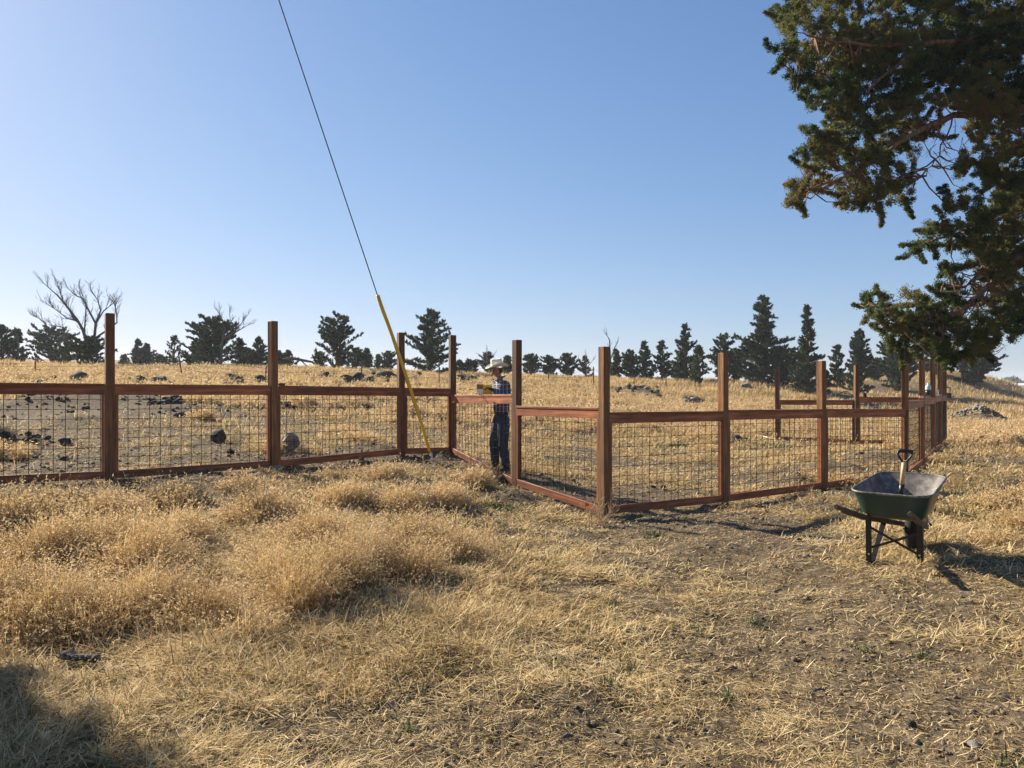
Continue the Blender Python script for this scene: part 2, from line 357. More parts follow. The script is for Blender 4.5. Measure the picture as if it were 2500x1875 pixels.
# ------------------------------------------------------------------ ground sheet
def build_ground():
    fr = np.radians(np.arange(-52, 52.01, .2)); rest = np.radians(np.r_[np.arange(52, 308, 4)[1:]])
    A = np.r_[fr, rest]
    R = [0.0]; r = .5
    while r < 4200: R.append(r); r *= 1.0155 if r < 90 else 1.06
    R = np.array(R); R[0] = .05
    aa, rr = np.meshgrid(A, R)
    X = rr*np.sin(aa); Y = rr*np.cos(aa); Z = height(X, Y)
    V = np.c_[X.ravel(), Y.ravel(), Z.ravel()]
    n = len(A); m = len(R)
    i = np.arange(m-1)[:, None]*n; k = np.arange(n)[None, :]; k2 = (k+1) % n
    F = np.stack([i+k, i+k2, i+n+k2, i+n+k], -1).reshape(-1, 4)
    F = np.concatenate([F]); F = F[:, ::-1]
    V = np.r_[V, [[0, 0, gz(0, .05)]]]; cap = np.stack([np.arange(n), (np.arange(n)+1) % n, np.full(n, len(V)-1)], -1)[:, [0, 1, 2]]
    cov = straw_cover(V[:, 0], V[:, 1])
    o = np_mesh('ground', V, [F, cap], M_ground, smooth=True, tone=cov, tone_domain='POINT')
    tag(o, kind='structure')
    # make normals point up
    me = o.data
    if me.polygons[1000].normal.z < 0: me.flip_normals()
build_ground()

# ------------------------------------------------------------------ grass
def blades(P, L, az, lean, curl, W, tone, seed_frac=0, seed_size=.012, roll=None):
    """returns verts, [quads, tris], tones; a blade starts at P, leans 'lean' from vertical and curls over"""
    n = len(P)
    d = np.c_[np.sin(az), np.cos(az), np.zeros(n)]
    def pt(t):
        th = lean+curl*t
        return th
    # integrate two segments
    l1 = lean; l2 = lean+curl
    s1 = d*np.sin(l1)[:, None]; s1[:, 2] = np.cos(l1); s2 = d*np.sin(l2)[:, None]; s2[:, 2] = np.cos(l2)
    mid = P+s1*(L*.55)[:, None]; tip = mid+s2*(L*.45)[:, None]
    ra = (az+np.pi/2 if roll is None else roll)
    w = np.c_[np.sin(ra), np.cos(ra), np.zeros(n)]*(W/2)[:, None]
    V = np.stack([P-w, P+w, mid+w*.8, mid-w*.8, tip], 1).reshape(-1, 3)
    b = np.arange(n)[:, None]*5
    Q = b+np.array([0, 1, 2, 3]); T = b+np.array([3, 2, 4])
    tq = tone; tt = np.clip(tone+.08, 0, 1)
    return V, Q, T, tq, tt, tip, s2

def inside_poly(px, py, poly):
    ins = np.zeros(len(px), bool); n = len(poly)
    for i in range(n):
        x1, y1 = poly[i]; x2, y2 = poly[(i+1) % n]
        c = ((y1 > py) != (y2 > py)) & (px < (x2-x1)*(py-y1)/((y2-y1)+1e-12)+x1)
        ins ^= c
    return ins
TALL_POLY = [ground_xy(*q) for q in [(-300, 1215), (0, 1215), (250, 1195), (450, 1190), (700, 1165), (900, 1150), (1060, 1142), (1160, 1165), (1170, 1215), (1200, 1290), (1230, 1380), (1180, 1440), (1080, 1470), (960, 1490), (850, 1580), (600, 1570), (420, 1640), (250, 1680), (0, 1660), (-300, 1640)]]
FENCE_XY = [((p[0]-CX)/FPX*p[1], p[1]) for p in POST]

def sample_polar(n, d0, d1, half=.90):
    a = rng.uniform(-half, half, n); D = np.exp(rng.uniform(math.log(d0), math.log(d1), n))
    X = D*np.tan(a) if False else D*np.sin(a); Y = D*np.cos(a)
    return X, Y, D

def emit(name, mat_, P, L, az, lean, curl, W, tone, label):
    V, Q, T, tq, tt, tip, s2 = blades(P, L, az, lean, curl, W, tone)
    o = np_mesh(name, V, [Q, T], mat_, tone=np.r_[tq, tt])
    tag(o, label, 'grass', kind='stuff')
    return o

# 1. flattened straw litter over everything
def litter():
    n = 900000
    X, Y, D = sample_polar(n, 2.4, 40)
    cov = straw_cover(X, Y)
    keep = rng.random(n) < cov**1.2*.97+.03
    X, Y, D, cov = X[keep], Y[keep], D[keep], cov[keep]; n = len(X)
    Z = height(X, Y)
    flow = fbm(X*.55, Y*.55, 41, 3)*12 + (fbm(X*4, Y*4, 43, 2)-.5)*3
    az = flow+rng.normal(0, 1.6, n)
    lean = np.clip(rng.normal(1.40, .14, n), .8, 1.56); curl = rng.normal(.12, .2, n)
    up = rng.random(n) < .16
    lean[up] = rng.uniform(.35, 1.1, up.sum())
    L = (.045+.15*rng.random(n)**1.6)*np.clip(.6+cov*.6, .4, 1.1)*(1+.25*np.clip(1-X/1.5, 0, 1)*np.clip((6-Y)/2, 0, 1))*(.6+.8*fbm(X*2, Y*2, 55, 2)); L[up] *= .75
    W = np.clip(D*.00095, .0028, .022)*rng.uniform(.45, 1.5, n); L = L*np.clip(D/14, 1, 1.6)
    tone = np.clip(rng.normal(.55, .30, n)+(fbm(X*1.5, Y*1.5, 51, 2)-.5)*.5, 0, 1)
    P = np.c_[X, Y, Z+rng.uniform(.0, .03, n)*(.4+cov)]; _c = ground_xy(190, 1640); _m = (np.abs(X-_c[0]) < .16) & (np.abs(Y-_c[1]) < .13); P[_m, 2] -= .5
    emit('straw_litter', M_straw, P, L, az, lean, curl, W, tone, 'flattened pale straw and dry grass litter covering the bare ground')
    # short broken chips lying flat
    n = 480000
    X, Y, D = sample_polar(n, 2.4, 12)
    cov = straw_cover(X, Y); keep = rng.random(n) < .22+.5*cov; X, Y, D = X[keep], Y[keep], D[keep]; n = len(X)
    P = np.c_[X, Y, height(X, Y)+rng.uniform(.001, .012, n)]
    emit('straw_chips', M_straw, P, rng.uniform(.012, .055, n), rng.uniform(0, 6.283, n), rng.uniform(1.25, 1.56, n), rng.normal(.05, .15, n), np.clip(D*.0009, .0025, .01)*rng.uniform(.5, 1.4, n), np.clip(rng.normal(.5, .33, n), 0, 1), 'short broken chips of pale straw scattered over the soil')
litter()

# 2. tussocks of tall dry grass
TUSS = []   # x, y, radius, height
def add_t(px, py, r, h): x, y = ground_xy(px, py); TUSS.append((x, y, r*.74, h*1.02))
for q in [(340, 1400, .42, .42), (420, 1330, .34, .36), (250, 1360, .5, .40), (110, 1380, .5, .42), (30, 1300, .5, .38), (720, 1480, .38, .36), (800, 1440, .36, .42), (860, 1390, .36, .40), (680, 1420, .36, .34), 
          (360, 1480, .36, .34), (250, 1530, .38, .30), (110, 1520, .45, .34), (10, 1480, .4, .36), (480, 1520, .38, .3), (600, 1560, .3, .22), (760, 1330, .45, .34), (1000, 1340, .45, .34), (1090, 1360, .4, .30), (1010, 1400, .34, .3), 
          (640, 1270, .5, .34), (830, 1230, .45, .30), (980, 1240, .45, .28), (1080, 1230, .4, .26), (420, 1240, .45, .28), (250, 1280, .5, .34), (150, 1260, .5, .30), (940, 1170, .35, .22), (1150, 1190, .35, .26), (590, 1200, .35, .22), (1180, 1165, .3, .25),
          (2470, 1250, .35, .30), (2410, 1235, .25, .25), (2500, 1300, .3, .28), (2440, 1330, .2, .18), (2520, 1210, .35, .26), (2380, 1330, .2, .15), (920, 1640, .25, .12), (850, 1700, .3, .12), (1850, 1780, .15, .1)]:
    add_t(*q)
# field tussocks behind the fence
k = 0
while k < 1050:
    a = rng.uniform(-.85, .85); D = float(np.exp(rng.uniform(math.log(14), math.log(72))))
    x, y = D*math.sin(a), D*math.cos(a)
    c = float(straw_cover(np.array([x]), np.array([y]))[0])
    inpen = x > .8 and 10 < y < 24 and x < 12
    if rng.random() < c*(.2 if D < 24 else 1)*(.25 if inpen else 1):
        TUSS.append((x, y, rng.uniform(.25, .55)*(1 if D < 30 else 1.5), rng.uniform(.18, .36)*(1 if D > 22 else .8))); k += 1
    else: k += .2
CLEAR = [(3.6, 7.2, .62, .75), (-.25, 12.75, .45, .5)]   # x, y, half width, reach towards the viewer
def tall():
    Ps, Ls, azs, les, cus, Ws, ts = [], [], [], [], [], [], []
    for i, (x, y, r, h) in enumerate(TUSS):
        D = math.hypot(x, y); near = D < 13
        n = int((5200 if near else 90000/D/D*2.2+120)*r*r*(h/.3)*(2.0 if near else 6))
        if near: n = int(15000*r*r*(h/.36))
        rad = r*np.sqrt(rng.random(n))*(.75+.5*rng.random(n)); th = rng.uniform(0, 2*math.pi, n)
        px = x+rad*np.cos(th); py = y+rad*np.sin(th)*1.0
        f = np.clip(1-(rad/r)**2*.55, .3, 1)
        Ls.append(h*f*rng.uniform(.5, 1.35, n)*(1.22 if near else 1.25))
        out = np.arctan2(px-x, py-y)
        wind = 1.9   # leaning to the right
        az = out+rng.normal(0, .6, n); w = rng.random(n) < .45; az[w] = wind+rng.normal(0, .7, w.sum())
        azs.append(az); les.append(np.abs(rng.normal(.22, .22, n))+.45*(rad/r)); cus.append(rng.normal(.55, .3, n))
        Ws.append(np.clip(D*.00055, .0019, .03)*rng.uniform(.5, 1.4, n))
        tt_ = rng.normal(0, .17); ts.append(np.clip(rng.normal(.48, .25, n)+tt_, 0, 1))
        Ps.append(np.c_[px, py, np.zeros(n)])
    # loose stand between the tussocks inside the tall patch, and along the ridge
    n = 70000
    X, Y, D = sample_polar(n, 4.2, 12.5, .75); ins = inside_poly(X, Y, TALL_POLY)
    cl = fbm(X*1.8, Y*1.8, 61, 3); ins &= rng.random(n) < np.clip((cl-.45)*3.2, .02, 1)
    X, Y, D, cl = X[ins], Y[ins], D[ins], cl[ins]; m = len(X)
    Ps.append(np.c_[X, Y, np.zeros(m)]); Ls.append(rng.uniform(.10, .24, m)*(.4+cl*1.1)); azs.append(1.6+rng.normal(0, 1.3, m)); les.append(np.abs(rng.normal(.5, .4, m))); cus.append(rng.normal(.6, .3, m)); Ws.append(np.clip(D*.0005, .0018, .03)*rng.uniform(.6, 1.4, m)); ts.append(np.clip(rng.normal(.5, .25, m), 0, 1))
    n = 240000
    X, Y, D = sample_polar(n, 13, 95, .85)
    cov = straw_cover(X, Y); cl = fbm(X*.9, Y*.9, 71, 3)
    inpen = (X > .8) & (Y < 24) & (X < 12)
    far = np.clip((D-18)/14, 0, 1)
    ins = rng.random(n) < np.clip(cov*(.14+1.0*far)*np.where(inpen, .35, 1)*(.4+cl), 0, 1)
    X, Y, D = X[ins], Y[ins], D[ins]; m = len(X)
    Ps.append(np.c_[X, Y, np.zeros(m)]); Ls.append(rng.uniform(.14, .42, m)*(.5+.6*np.clip((D-14)/18, 0, 1))); azs.append(1.6+rng.normal(0, 1.2, m)); les.append(np.abs(rng.normal(.25, .3, m))); cus.append(rng.normal(.45, .3, m)); Ws.append(np.clip(D*.00055, .0018, .035)*rng.uniform(.6, 1.4, m)); ts.append(np.clip(rng.normal(.55, .22, m)+(fbm(X*.3, Y*.3, 81, 2)-.5)*.5, 0, 1))
    P = np.concatenate(Ps); P[:, 2] = height(P[:, 0], P[:, 1])-.01
    L = np.concatenate(Ls); az = np.concatenate(azs); le = np.concatenate(les); cu = np.concatenate(cus); W = np.concatenate(Ws); t = np.concatenate(ts)
    # keep blades off the walls of things: none within 12 cm of the barrow
    k = np.ones(len(P), bool)
    for cx_, cy_, hw_, rc_ in CLEAR:
        u_ = (P[:, 1]-cy_); sx_ = P[:, 0]-cx_*P[:, 1]/cy_
        k &= ~((np.abs(sx_) < hw_) & (u_ > -rc_) & (u_ < hw_))
    P, L, az, le, cu, W, t = P[k], L[k], az[k], le[k], cu[k], W[k], t[k]
    V, Q, T, tq, tt, tip, s2 = blades(P, L, az, le, cu, W, t)
    o = np_mesh('dry_grass', V, [Q, T], M_tall, tone=np.r_[tq, tt]); tag(o, 'tall golden dry grass standing in tufts across the field', 'grass', kind='stuff')
    # drooping seed heads near the tips
    D = np.hypot(P[:, 0], P[:, 1]); sel = np.where((L > .13) & (D < 45) & (rng.random(len(P)) < .85))[0]
    Vs = []; Ts = []
    reps = 7
    for r_ in range(reps):
        i = sel if r_ < 3 else sel[D[sel] < 13]
        n = len(i); s = np.clip(D[i]*.0017, .010, .05)*rng.uniform(.7, 1.4, n)
        c = tip[i]-s2[i]*(L[i]*rng.uniform(0, .42, n))[:, None]
        dirv = s2[i]*.5+rng.normal(0, .55, (n, 3)); dirv[:, 2] -= .25; dirv /= np.linalg.norm(dirv, axis=1)[:, None]
        w = np.cross(dirv, rng.normal(0, 1, (n, 3))); w /= np.linalg.norm(w, axis=1)[:, None]+1e-9
        Vs.append(np.stack([c-w*(s*.30)[:, None], c+w*(s*.30)[:, None], c+dirv*(s*1.5)[:, None]], 1).reshape(-1, 3)); Ts.append(np.clip(rng.normal(.5, .25, n), 0, 1))
    V = np.concatenate(Vs); F = np.arange(len(V)).reshape(-1, 3)
    o = np_mesh('grass_seed_heads', V, F, M_seed, tone=np.concatenate(Ts)); tag(o, 'pale drooping seed heads at the tips of the tall dry grass', 'grass', kind='stuff')

# 3. green weeds, clods
def weeds():
    spots = [(2290, 1240, .22, 1), (2340, 1215, .3, 1), (2375, 1200, .25, 1), (2330, 1260, .2, 1), (2280, 1205, .15, 1), (2260, 1265, .12, 1), (2400, 1235, .2, .6), (1105, 1640, .09, .9), (1353, 1632, .09, .9), (1480, 1665, .08, 1), (1530, 1622, .09, .9), (970, 1655, .1, .7), (2480, 1862, .1, 1), (1840, 1520, .08, .6), (2110, 1590, .08, .6),
             (1150, 1290, .25, .5), (1230, 1240, .25, .5), (1600, 1320, .1, .7), (1500, 1480, .1, .6), (1880, 1090, .6, .6), (1820, 1085, .4, .5), (1100, 1390, .2, .5), (930, 985, .25, .9), (1660, 1090, .25, .6), (440, 1215, .15, .5), (1000, 1780, .06, .6), (1250, 1550, .07, .7), (1700, 1540, .07, .7), (1770, 1700, .06, .7), (2250, 1590, .06, .6)]
    Ps = []; 
    for px, py, r, d in spots:
        x, y = ground_xy(px, py); n = int(6000*r*r*d+35)
        q = rng.normal(0, r*.5, (n, 2)); Ps.append(np.c_[x+q[:, 0], y+q[:, 1], np.zeros(n)])
    P = np.concatenate(Ps); n = len(P); P[:, 2] = height(P[:, 0], P[:, 1])
    D = P[:, 1]
    emit('green_weeds', M_weed, P, rng.uniform(.03, .10, n), rng.uniform(0, 6.28, n), rng.uniform(.2, 1.3, n), rng.normal(.4, .3, n), np.clip(D*.0011, .005, .02)*rng.uniform(.6, 1.4, n), rng.random(n), 'small patches of low green weeds growing in the straw')
weeds()

def rock_verts(n_seed, rx, ry, rz, sub=2, jag=.28, flat=0.0):
    import bmesh
    bm = bmesh.new(); bmesh.ops.create_icosphere(bm, subdivisions=sub, radius=1)
    r = np.random.default_rng(n_seed); V = np.array([v.co[:] for v in bm.verts]); F = np.array([[v.index for v in f.verts] for f in bm.faces]); bm.free()
    # cut by random planes for facets
    for _ in range(12):
        nrm = r.normal(0, 1, 3); nrm /= np.linalg.norm(nrm); d = r.uniform(.50, .86)
        s = V @ nrm; over = s > d; V[over] -= np.outer(s[over]-d, nrm)
    V += r.normal(0, jag*.16, V.shape)
    V *= np.array([rx, ry, rz])
    a = r.uniform(0, 6.28); c, s_ = math.cos(a)*1, math.sin(a)
    return V, F
def clods():
    Vs, Fs, n0 = [], [], 0
    base = [rock_verts(900+i, 1, 1, .7, 1) for i in range(6)]
    pts = []
    for (x, y, r, s) in BW:
        D = math.hypot(x, y); k = int(170*s) if D < 16 else int(60*s)
        for _ in range(k):
            q = rng.normal(0, r*.55, 2); pts.append((x+q[0], y+q[1], abs(rng.normal(0, 1))))
    X, Y, D = sample_polar(1100, 2.8, 16, .7)
    for x, y in zip(X, Y): pts.append((x, y, abs(rng.normal(0, .5))))
    pts = np.array(pts); z = height(pts[:, 0], pts[:, 1])
    for i, (x, y, s) in enumerate(pts):
        D = math.hypot(x, y); V, F = base[i % 6]
        sz = (.004+.0085*s)*(1 if D < 9 else 1.25 if D < 13 else 2.0 if D < 20 else 3.6)
        a = rng.uniform(0, 6.28); R = np.array([[math.cos(a), -math.sin(a), 0], [math.sin(a), math.cos(a), 0], [0, 0, 1]])
        Vs.append((V*sz*rng.uniform(.7, 1.3, 3)) @ R.T + [x, y, z[i]+sz*.15]); Fs.append(F+n0); n0 += len(V)
    o = np_mesh('soil_clods', np.concatenate(Vs), np.concatenate(Fs), M_soil); tag(o, 'loose brown soil clods and crumbs scattered over the bare dirt', 'soil', kind='stuff')
clods()
def broken_rock():
    r = np.random.default_rng(12); Vs, Fs, n0 = [], [], 0
    base = [rock_verts(700+i, 1, .8, .6, 1) for i in range(8)]
    for px, py, sx, n in [(870, 928, 55, 60), (945, 922, 35, 40), (575, 930, 40, 40), (350, 940, 60, 45), (110, 935, 60, 40), (1140, 928, 35, 30), (640, 932, 25, 20), (230, 975, 60, 55), (110, 990, 90, 50), (400, 985, 70, 45), (450, 1010, 80, 35), (60, 1085, 50, 25), (700, 1000, 60, 25), (860, 1000, 60, 20), (960, 1000, 50, 20), (1570, 962, 45, 40), (1690, 984, 25, 18), (20, 900, 40, 20), (780, 925, 40, 20)]:
        for _ in range(n):
            x, y = ground_xy(px+r.normal(0, sx*.55), py+r.normal(0, 5)); V, F = base[r.integers(8)]; sz = abs(r.normal(.045, .05))*(y/28)+.02
            a = r.uniform(0, 6.28); Rm = np.array([[math.cos(a), -math.sin(a), 0], [math.sin(a), math.cos(a), 0], [0, 0, 1]])
            Vs.append((V*sz*r.uniform(.7, 1.5, 3)) @ Rm.T+[x, y, gz(x, y)+sz*.3]); Fs.append(F+n0); n0 += len(V)
            if sz > .09: CLEAR.append((x, y, sz*1.1, 1.6))
    o = np_mesh('broken_rock', np.concatenate(Vs), np.concatenate(Fs), M_rock); tag(o, 'broken dark volcanic stones littering the field and ridge', 'rubble', kind='stuff')
broken_rock()

# ------------------------------------------------------------------ rocks
def rock(px, yb, w, h, label, m=M_rock, seed=0, D=None, group=None, sub=2, name='rock', yaw=0):
    if D is None:
        p = gp(px, yb)
    else:
        x = (px-CX)/FPX*D; p = Vector((x, D, gz(x, D)))
    k = p.y/FPX
    g_ = 1.15 if p.y > 14 else 1.0
    if p.y > 10: CLEAR.append((p.x, p.y, w*k*.42, 1.6 if p.y < 30 else 2.6))
    V, F = rock_verts(seed+int(px)*7+int(yb), w*k/2*g_, w*k*.42*g_, h*k*.62*g_, sub)
    V[:, 2] += h*k*(.28 if p.y < 14 else .40)
    o = np_mesh(name, V, F, m); o.location = p; o.rotation_euler.z = yaw
    tag(o, label, 'rock', group); return o
G_R = 'dark basalt rocks in the field'
for a in [
    (186, 934, 52, 27, 'large pointed dark rock on the ridge between the far left stake and first fence post'),
    (343, 937, 26, 20, 'dark wedge-shaped rock above the rail, right of the first fence post'),
    (394, 940, 42, 24, 'big blocky black rock above the rail, left of the leaning field stake'),
    (416, 940, 16, 10, 'small dark rock touching the right side of the big blocky black rock'),
    (302, 940, 26, 8, 'low flat dark rock just right of the first fence post'),
    (115, 932, 30, 7, 'low flat dark rock on the ridge beside the far left field stake'),
    (558, 922, 22, 12, 'upper brown rock in the cluster left of the second fence post'),
    (580, 938, 30, 12, 'widest low rock in the cluster left of the second fence post'),
    (548, 940, 14, 8, 'smallest rock in the cluster left of the second fence post'),
    (505, 940, 24, 7, 'low dark rock flush with the rail midway between first and second posts'),
    (633, 934, 42, 18, 'broad dark rock directly left of the second fence post'),
    (794, 922, 22, 13, 'lone dark rock on the ridge in front of the bushy juniper right of second post'),
    (753, 918, 12, 8, 'small dark rock in dry grass halfway between second post and lone rock'),
    (846, 937, 36, 20, 'left rock of the black outcrop between second and third posts'),
    (872, 934, 34, 22, 'middle block of the black outcrop beside the thin stake'),
    (905, 934, 38, 18, 'right low block of the black outcrop between second and third posts'),
    (944, 925, 48, 17, 'long slanting black slab at the top of the outcrop left of the third post'),
    (943, 937, 20, 14, 'small black block under the slanting slab left of the third post'),
    (908, 914, 22, 8, 'thin flat slab at the top of the outcrop, left of the slanting slab'),
    (1023, 922, 20, 15, 'dark rock just right of the yellow cable guard below the conical juniper'),
    (1016, 944, 28, 8, 'low dark rock on the rail line between third and fourth posts'),
    (1124, 930, 26, 18, 'left half of the black rock pair just right of the fourth post'),
    (1150, 931, 30, 14, 'right half of the black rock pair, between fourth post and the man in the hat'),
    (1185, 918, 14, 9, 'small dark rock on the ridge just left of the hat brim'),
    (413, 990, 31, 18, 'peaked dark rock seen through the wire grid near the leaning stake'),
    (395, 966, 26, 10, 'flat dark rock just under the rail beside the leaning stake'),
    (352, 966, 16, 10, 'dark cube-like rock under the rail right of the first post'),
    (368, 989, 18, 9, 'low brown rock left of the peaked dark rock behind the grid'),
    (210, 998, 20, 10, 'dark rock on bare soil just left of the first fence post'),
    (172, 1007, 20, 8, 'low rock lying on the bare soil behind the left grid'),
    (150, 984, 15, 7, 'small rock at the upper edge of the bare soil behind the left grid'),
    (156, 1084, 35, 21, 'rounded dark rock in grass behind the left wire grid'),
    (154, 1124, 22, 13, 'small round brown rock below the rounded dark rock, left grid'),
    (88, 1116, 18, 9, 'dark lump left of the small round brown rock, left grid'),
    (12, 1085, 30, 28, 'dark boulder cut by the left edge of the picture'),
    (28, 1124, 14, 8, 'small stone below the dark boulder at the left edge'),
    (820, 950, 20, 5, 'sliver of dark rock just below the rail right of second post'),
    ]:
    rock(*a[:4], a[4], M_rock, 1, group=G_R)
rock(533, 1078, 40, 30, 'dark jagged rock half buried in grass left of the second fence post', M_rock, 3, group=G_R)
rock(704, 1100, 48, 42, 'large grey lichen covered boulder beside the second fence post', M_rockg, 5, sub=3)
rock(562, 1108, 22, 18, 'dark rock in the shade of tall grass left of the second fence post', M_rock, 2, group=G_R)
for px, yb, w, h, lb in [(1538, 952, 20, 14, 'tallest stone at the left end of the rubble row beyond the corner post'), (1552, 957, 18, 11, 'second stone of the rubble row beyond the corner post'), (1568, 961, 16, 9, 'middle stone of the rubble row beyond the corner post'),
                         (1582, 964, 18, 8, 'fourth stone of the rubble row beyond the corner post'), (1600, 968, 16, 7, 'stone at the right end of the rubble row beyond the corner post'), (1524, 952, 14, 6, 'low stone starting the rubble row at its far left'),
                         (1675, 985, 26, 9, 'left stone of the grey pair lying in golden grass left of the next post'), (1698, 985, 24, 11, 'right stone of the grey pair lying in golden grass'), (1823, 950, 32, 10, 'low dark mound-like rock in front of the tallest background juniper')]:
    rock(px, yb, w, h, lb, M_rockg, 4)
for px, yb, w, h, lb, m in [(2227, 1757, 24, 30, 'upright dark stone standing on the soil at lower right', M_rock), (2381, 1808, 48, 18, 'flat smooth grey-brown stone at lower right', M_rockg), (2300, 1797, 17, 11, 'small tan stone left of the flat smooth stone', M_rockg),
                            (1960, 1573, 15, 11, 'small dark stone alone on the straw below the wheelbarrow', M_rock), (2175, 1752, 10, 8, 'tiny pebble left of the upright dark stone', M_rockg), (1267, 1672, 16, 14, 'dark little stone in the straw at bottom centre', M_rock), (2390, 1668, 13, 9, 'pale pebble near the right edge on bare soil', M_rockg),
                            (2455, 1690, 30, 14, 'dark angular stone at the right edge of the bare soil', M_rock), (1918, 1690, 14, 8, 'small black stone in straw under the wheelbarrow shadow line', M_rock), (1968, 1372, 22, 10, 'grey stone at the end of the dirt berm left of the wheelbarrow', M_rockg), (1950, 1332, 15, 10, 'brown stone on top of the dirt berm left of the wheelbarrow', M_rock),
                            (1595, 1203, 15, 9, 'brown stone inside the pen beyond the corner panel, left one', M_rock), (1618, 1204, 16, 9, 'brown stone inside the pen beyond the corner panel, right one', M_rock), (1800, 1076, 26, 13, 'dark lump of soil beside the shovel lying in the pen', M_rock), (1822, 1076, 14, 7, 'small clod between the dark lump and the lying shovel', M_rock), (1635, 1637, 12, 7, 'tiny dark pebble in the middle of the straw foreground', M_rock),
                            (2110, 1615, 12, 6, 'tiny black pebble on straw right of centre', M_rock), (2430, 1790, 22, 9, 'dark stone half sunk in soil near the lower right corner', M_rock), (1920, 1590, 9, 6, 'tiny pebble left of the small dark stone', M_rock), (505, 1160, 14, 10, 'dark clod on the bottom rail line midway between first and second posts', M_rock)]:
    rock(px, yb, w, h, lb, m, 6)
def rubble(name, px, yb, w, h, label, n, mats=M_rockg, cat='rubble pile'):
    p = gp(px, yb); k = p.y/FPX; Vs, Fs, n0 = [], [], 0
    r = np.random.default_rng(int(px))
    for i in range(n):
        V, F = rock_verts(int(px)+i, 1, 1, .7, 1)
        u = r.normal(0, .40); v = r.normal(0, .32); hh = max(0, 1-math.hypot(u, v)*1.05)**1.2
        s = r.uniform(.05, .14)*min(w*k, 3.2)*.32
        Vs.append(V*s*r.uniform(.7, 1.3, 3)+[u*w*k/2*1.1, v*w*k/2, 0]); x, y = p.x+u*w*k/2*1.1, p.y+v*w*k/2
        Vs[-1][:, 2] += gz(x, y)-p.z+hh*h*k*1.0; Fs.append(F+n0); n0 += len(V)
    o = np_mesh(name, np.concatenate(Vs), np.concatenate(Fs), mats); o.location = p; tag(o, label, cat, kind='stuff')
    CLEAR.append((p.x, p.y, w*k*.4, 2.2))
rubble('rubble_pile', 2390, 1030, 165, 34, 'heap of pale broken stones in dry grass at right beyond the fence', 260)
rubble('rubble_pile', 2100, 996, 110, 22, 'long grey gravel heap behind the far rail of the pen', 160)
rubble('rubble_pile', 2065, 974, 50, 12, 'small pale gravel heap above the far rail, left of the black tumbler', 60)

tall()

# ------------------------------------------------------------------ fence
fence = empty('garden_fence', Vector((FENCE_XY[6][0], FENCE_XY[6][1], 0)))
tag(fence, 'reddish brown stained timber garden fence with tall posts and square wire grid panels', 'fence')
FB = Vector(fence.location)
PW = .112
posts = []
for i, (px, D, yt, yb) in enumerate(POST):
    x, y = FENCE_XY[i]; zt = CAMZ-(yt-HY)/FPX*D; zb = gz(x, y)
    posts.append((x, y, zb, zt))
def board(name, p, q, h, t, m, parent, up=Vector((0, 0, 1)), bev=.004):
    """board from p to q (centre line), height h along up, thickness t"""
    p, q = Vector(p), Vector(q); d = q-p; L = d.length; d.normalize(); side = up.cross(d).normalized(); u2 = d.cross(side).normalized()
    mb = MB(); mb.box((0, 0, 0), L, t, h, bev=bev)
    o = mb.build(name, m, parent)
    M = Matrix((d, side, u2)).transposed().to_4x4(); M.translation = (p+q)/2-(FB if parent is fence else (parent.location if parent else Vector((0, 0, 0))))
    o.matrix_local = M; return o
YAW = {}
order = [(0, 1), (1, 2), (2, 3), (3, 4), (4, 5), (5, 6), (6, 7), (7, 8), (8, 9), (9, 10), (10, 11), (11, 12), (12, 13), (15, 14), (14, 13)]
for i in range(16):
    nb = [b for a, b in order if a == i] or [a for a, b in order if b == i]
    j = nb[0]; YAW[i] = math.atan2(posts[j][1]-posts[i][1], posts[j][0]-posts[i][0])
YAW[6] = YAW[6]; YAW[5] = YAW[5]
for i, (x, y, zb, zt) in enumerate(posts):
    mb = MB(); H = zt-zb+.35; mb.box((0, 0, H/2-.35), PW, PW, H, bev=.005)
    o = mb.build('post', M_post, fence); o.location = Vector((x, y, zb))-FB
    o.rotation_euler = (random.uniform(-.006, .006), random.uniform(-.006, .006), YAW[i]+random.uniform(-.03, .03))
    if i == 6: o['label'] = 'corner post of the fence, nearest to the viewer'
# rows of the top edge of each panel at both ends
RT = {(0, 1): (932, 936.7), (1, 2): (937.5, 940.4), (2, 3): (941, 946.5), (3, 4): (947.2, 948.3), (4, 5): (964, 963.2), (5, 6): (990.4, 995), (6, 7): (1006.6, 1003.4),
      (7, 8): (1001.2, 998.6), (8, 9): (998.2, 998.2), (9, 10): (979, 976.5), (10, 11): (971.5, 970.5), (11, 12): (967, 966), (12, 13): (966.5, 966), (15, 14): (976.3, 976.3), (14, 13): (969.3, 970)}
def wire_grid(A, B, zA0, zB0, zA1, zB1, cell=.138):
    """square welded grid between two verticals; all wires in one mesh"""
    mb = MB(); L = (B-A).length; r = .0042
    d = (B-A)/L
    n = int(L/cell); off = (L-(n)*cell)/2
    for k in range(n+1):
        s = off+k*cell; t = s/L; p = A+d*s
        if s < .01 or s > L-.01: continue
        mb.tube([(p.x, p.y, zA0*(1-t)+zB0*t), (p.x, p.y, zA1*(1-t)+zB1*t)], r, 4, False)
    hh = max(zA1-zA0, zB1-zB0); k = 1
    sd_ = Vector((-d.y, d.x, 0))*.005
    while k*cell*.95 < hh:
        a = zA1-k*cell*.95; b = zB1-k*cell*.95
        if a > zA0 or b > zB0:
            p0, p1 = A+sd_, B+sd_
            mb.tube([(p0.x, p0.y, max(a, zA0)), (p1.x, p1.y, max(b, zB0))], r, 4, False)
        k += 1
    return mb
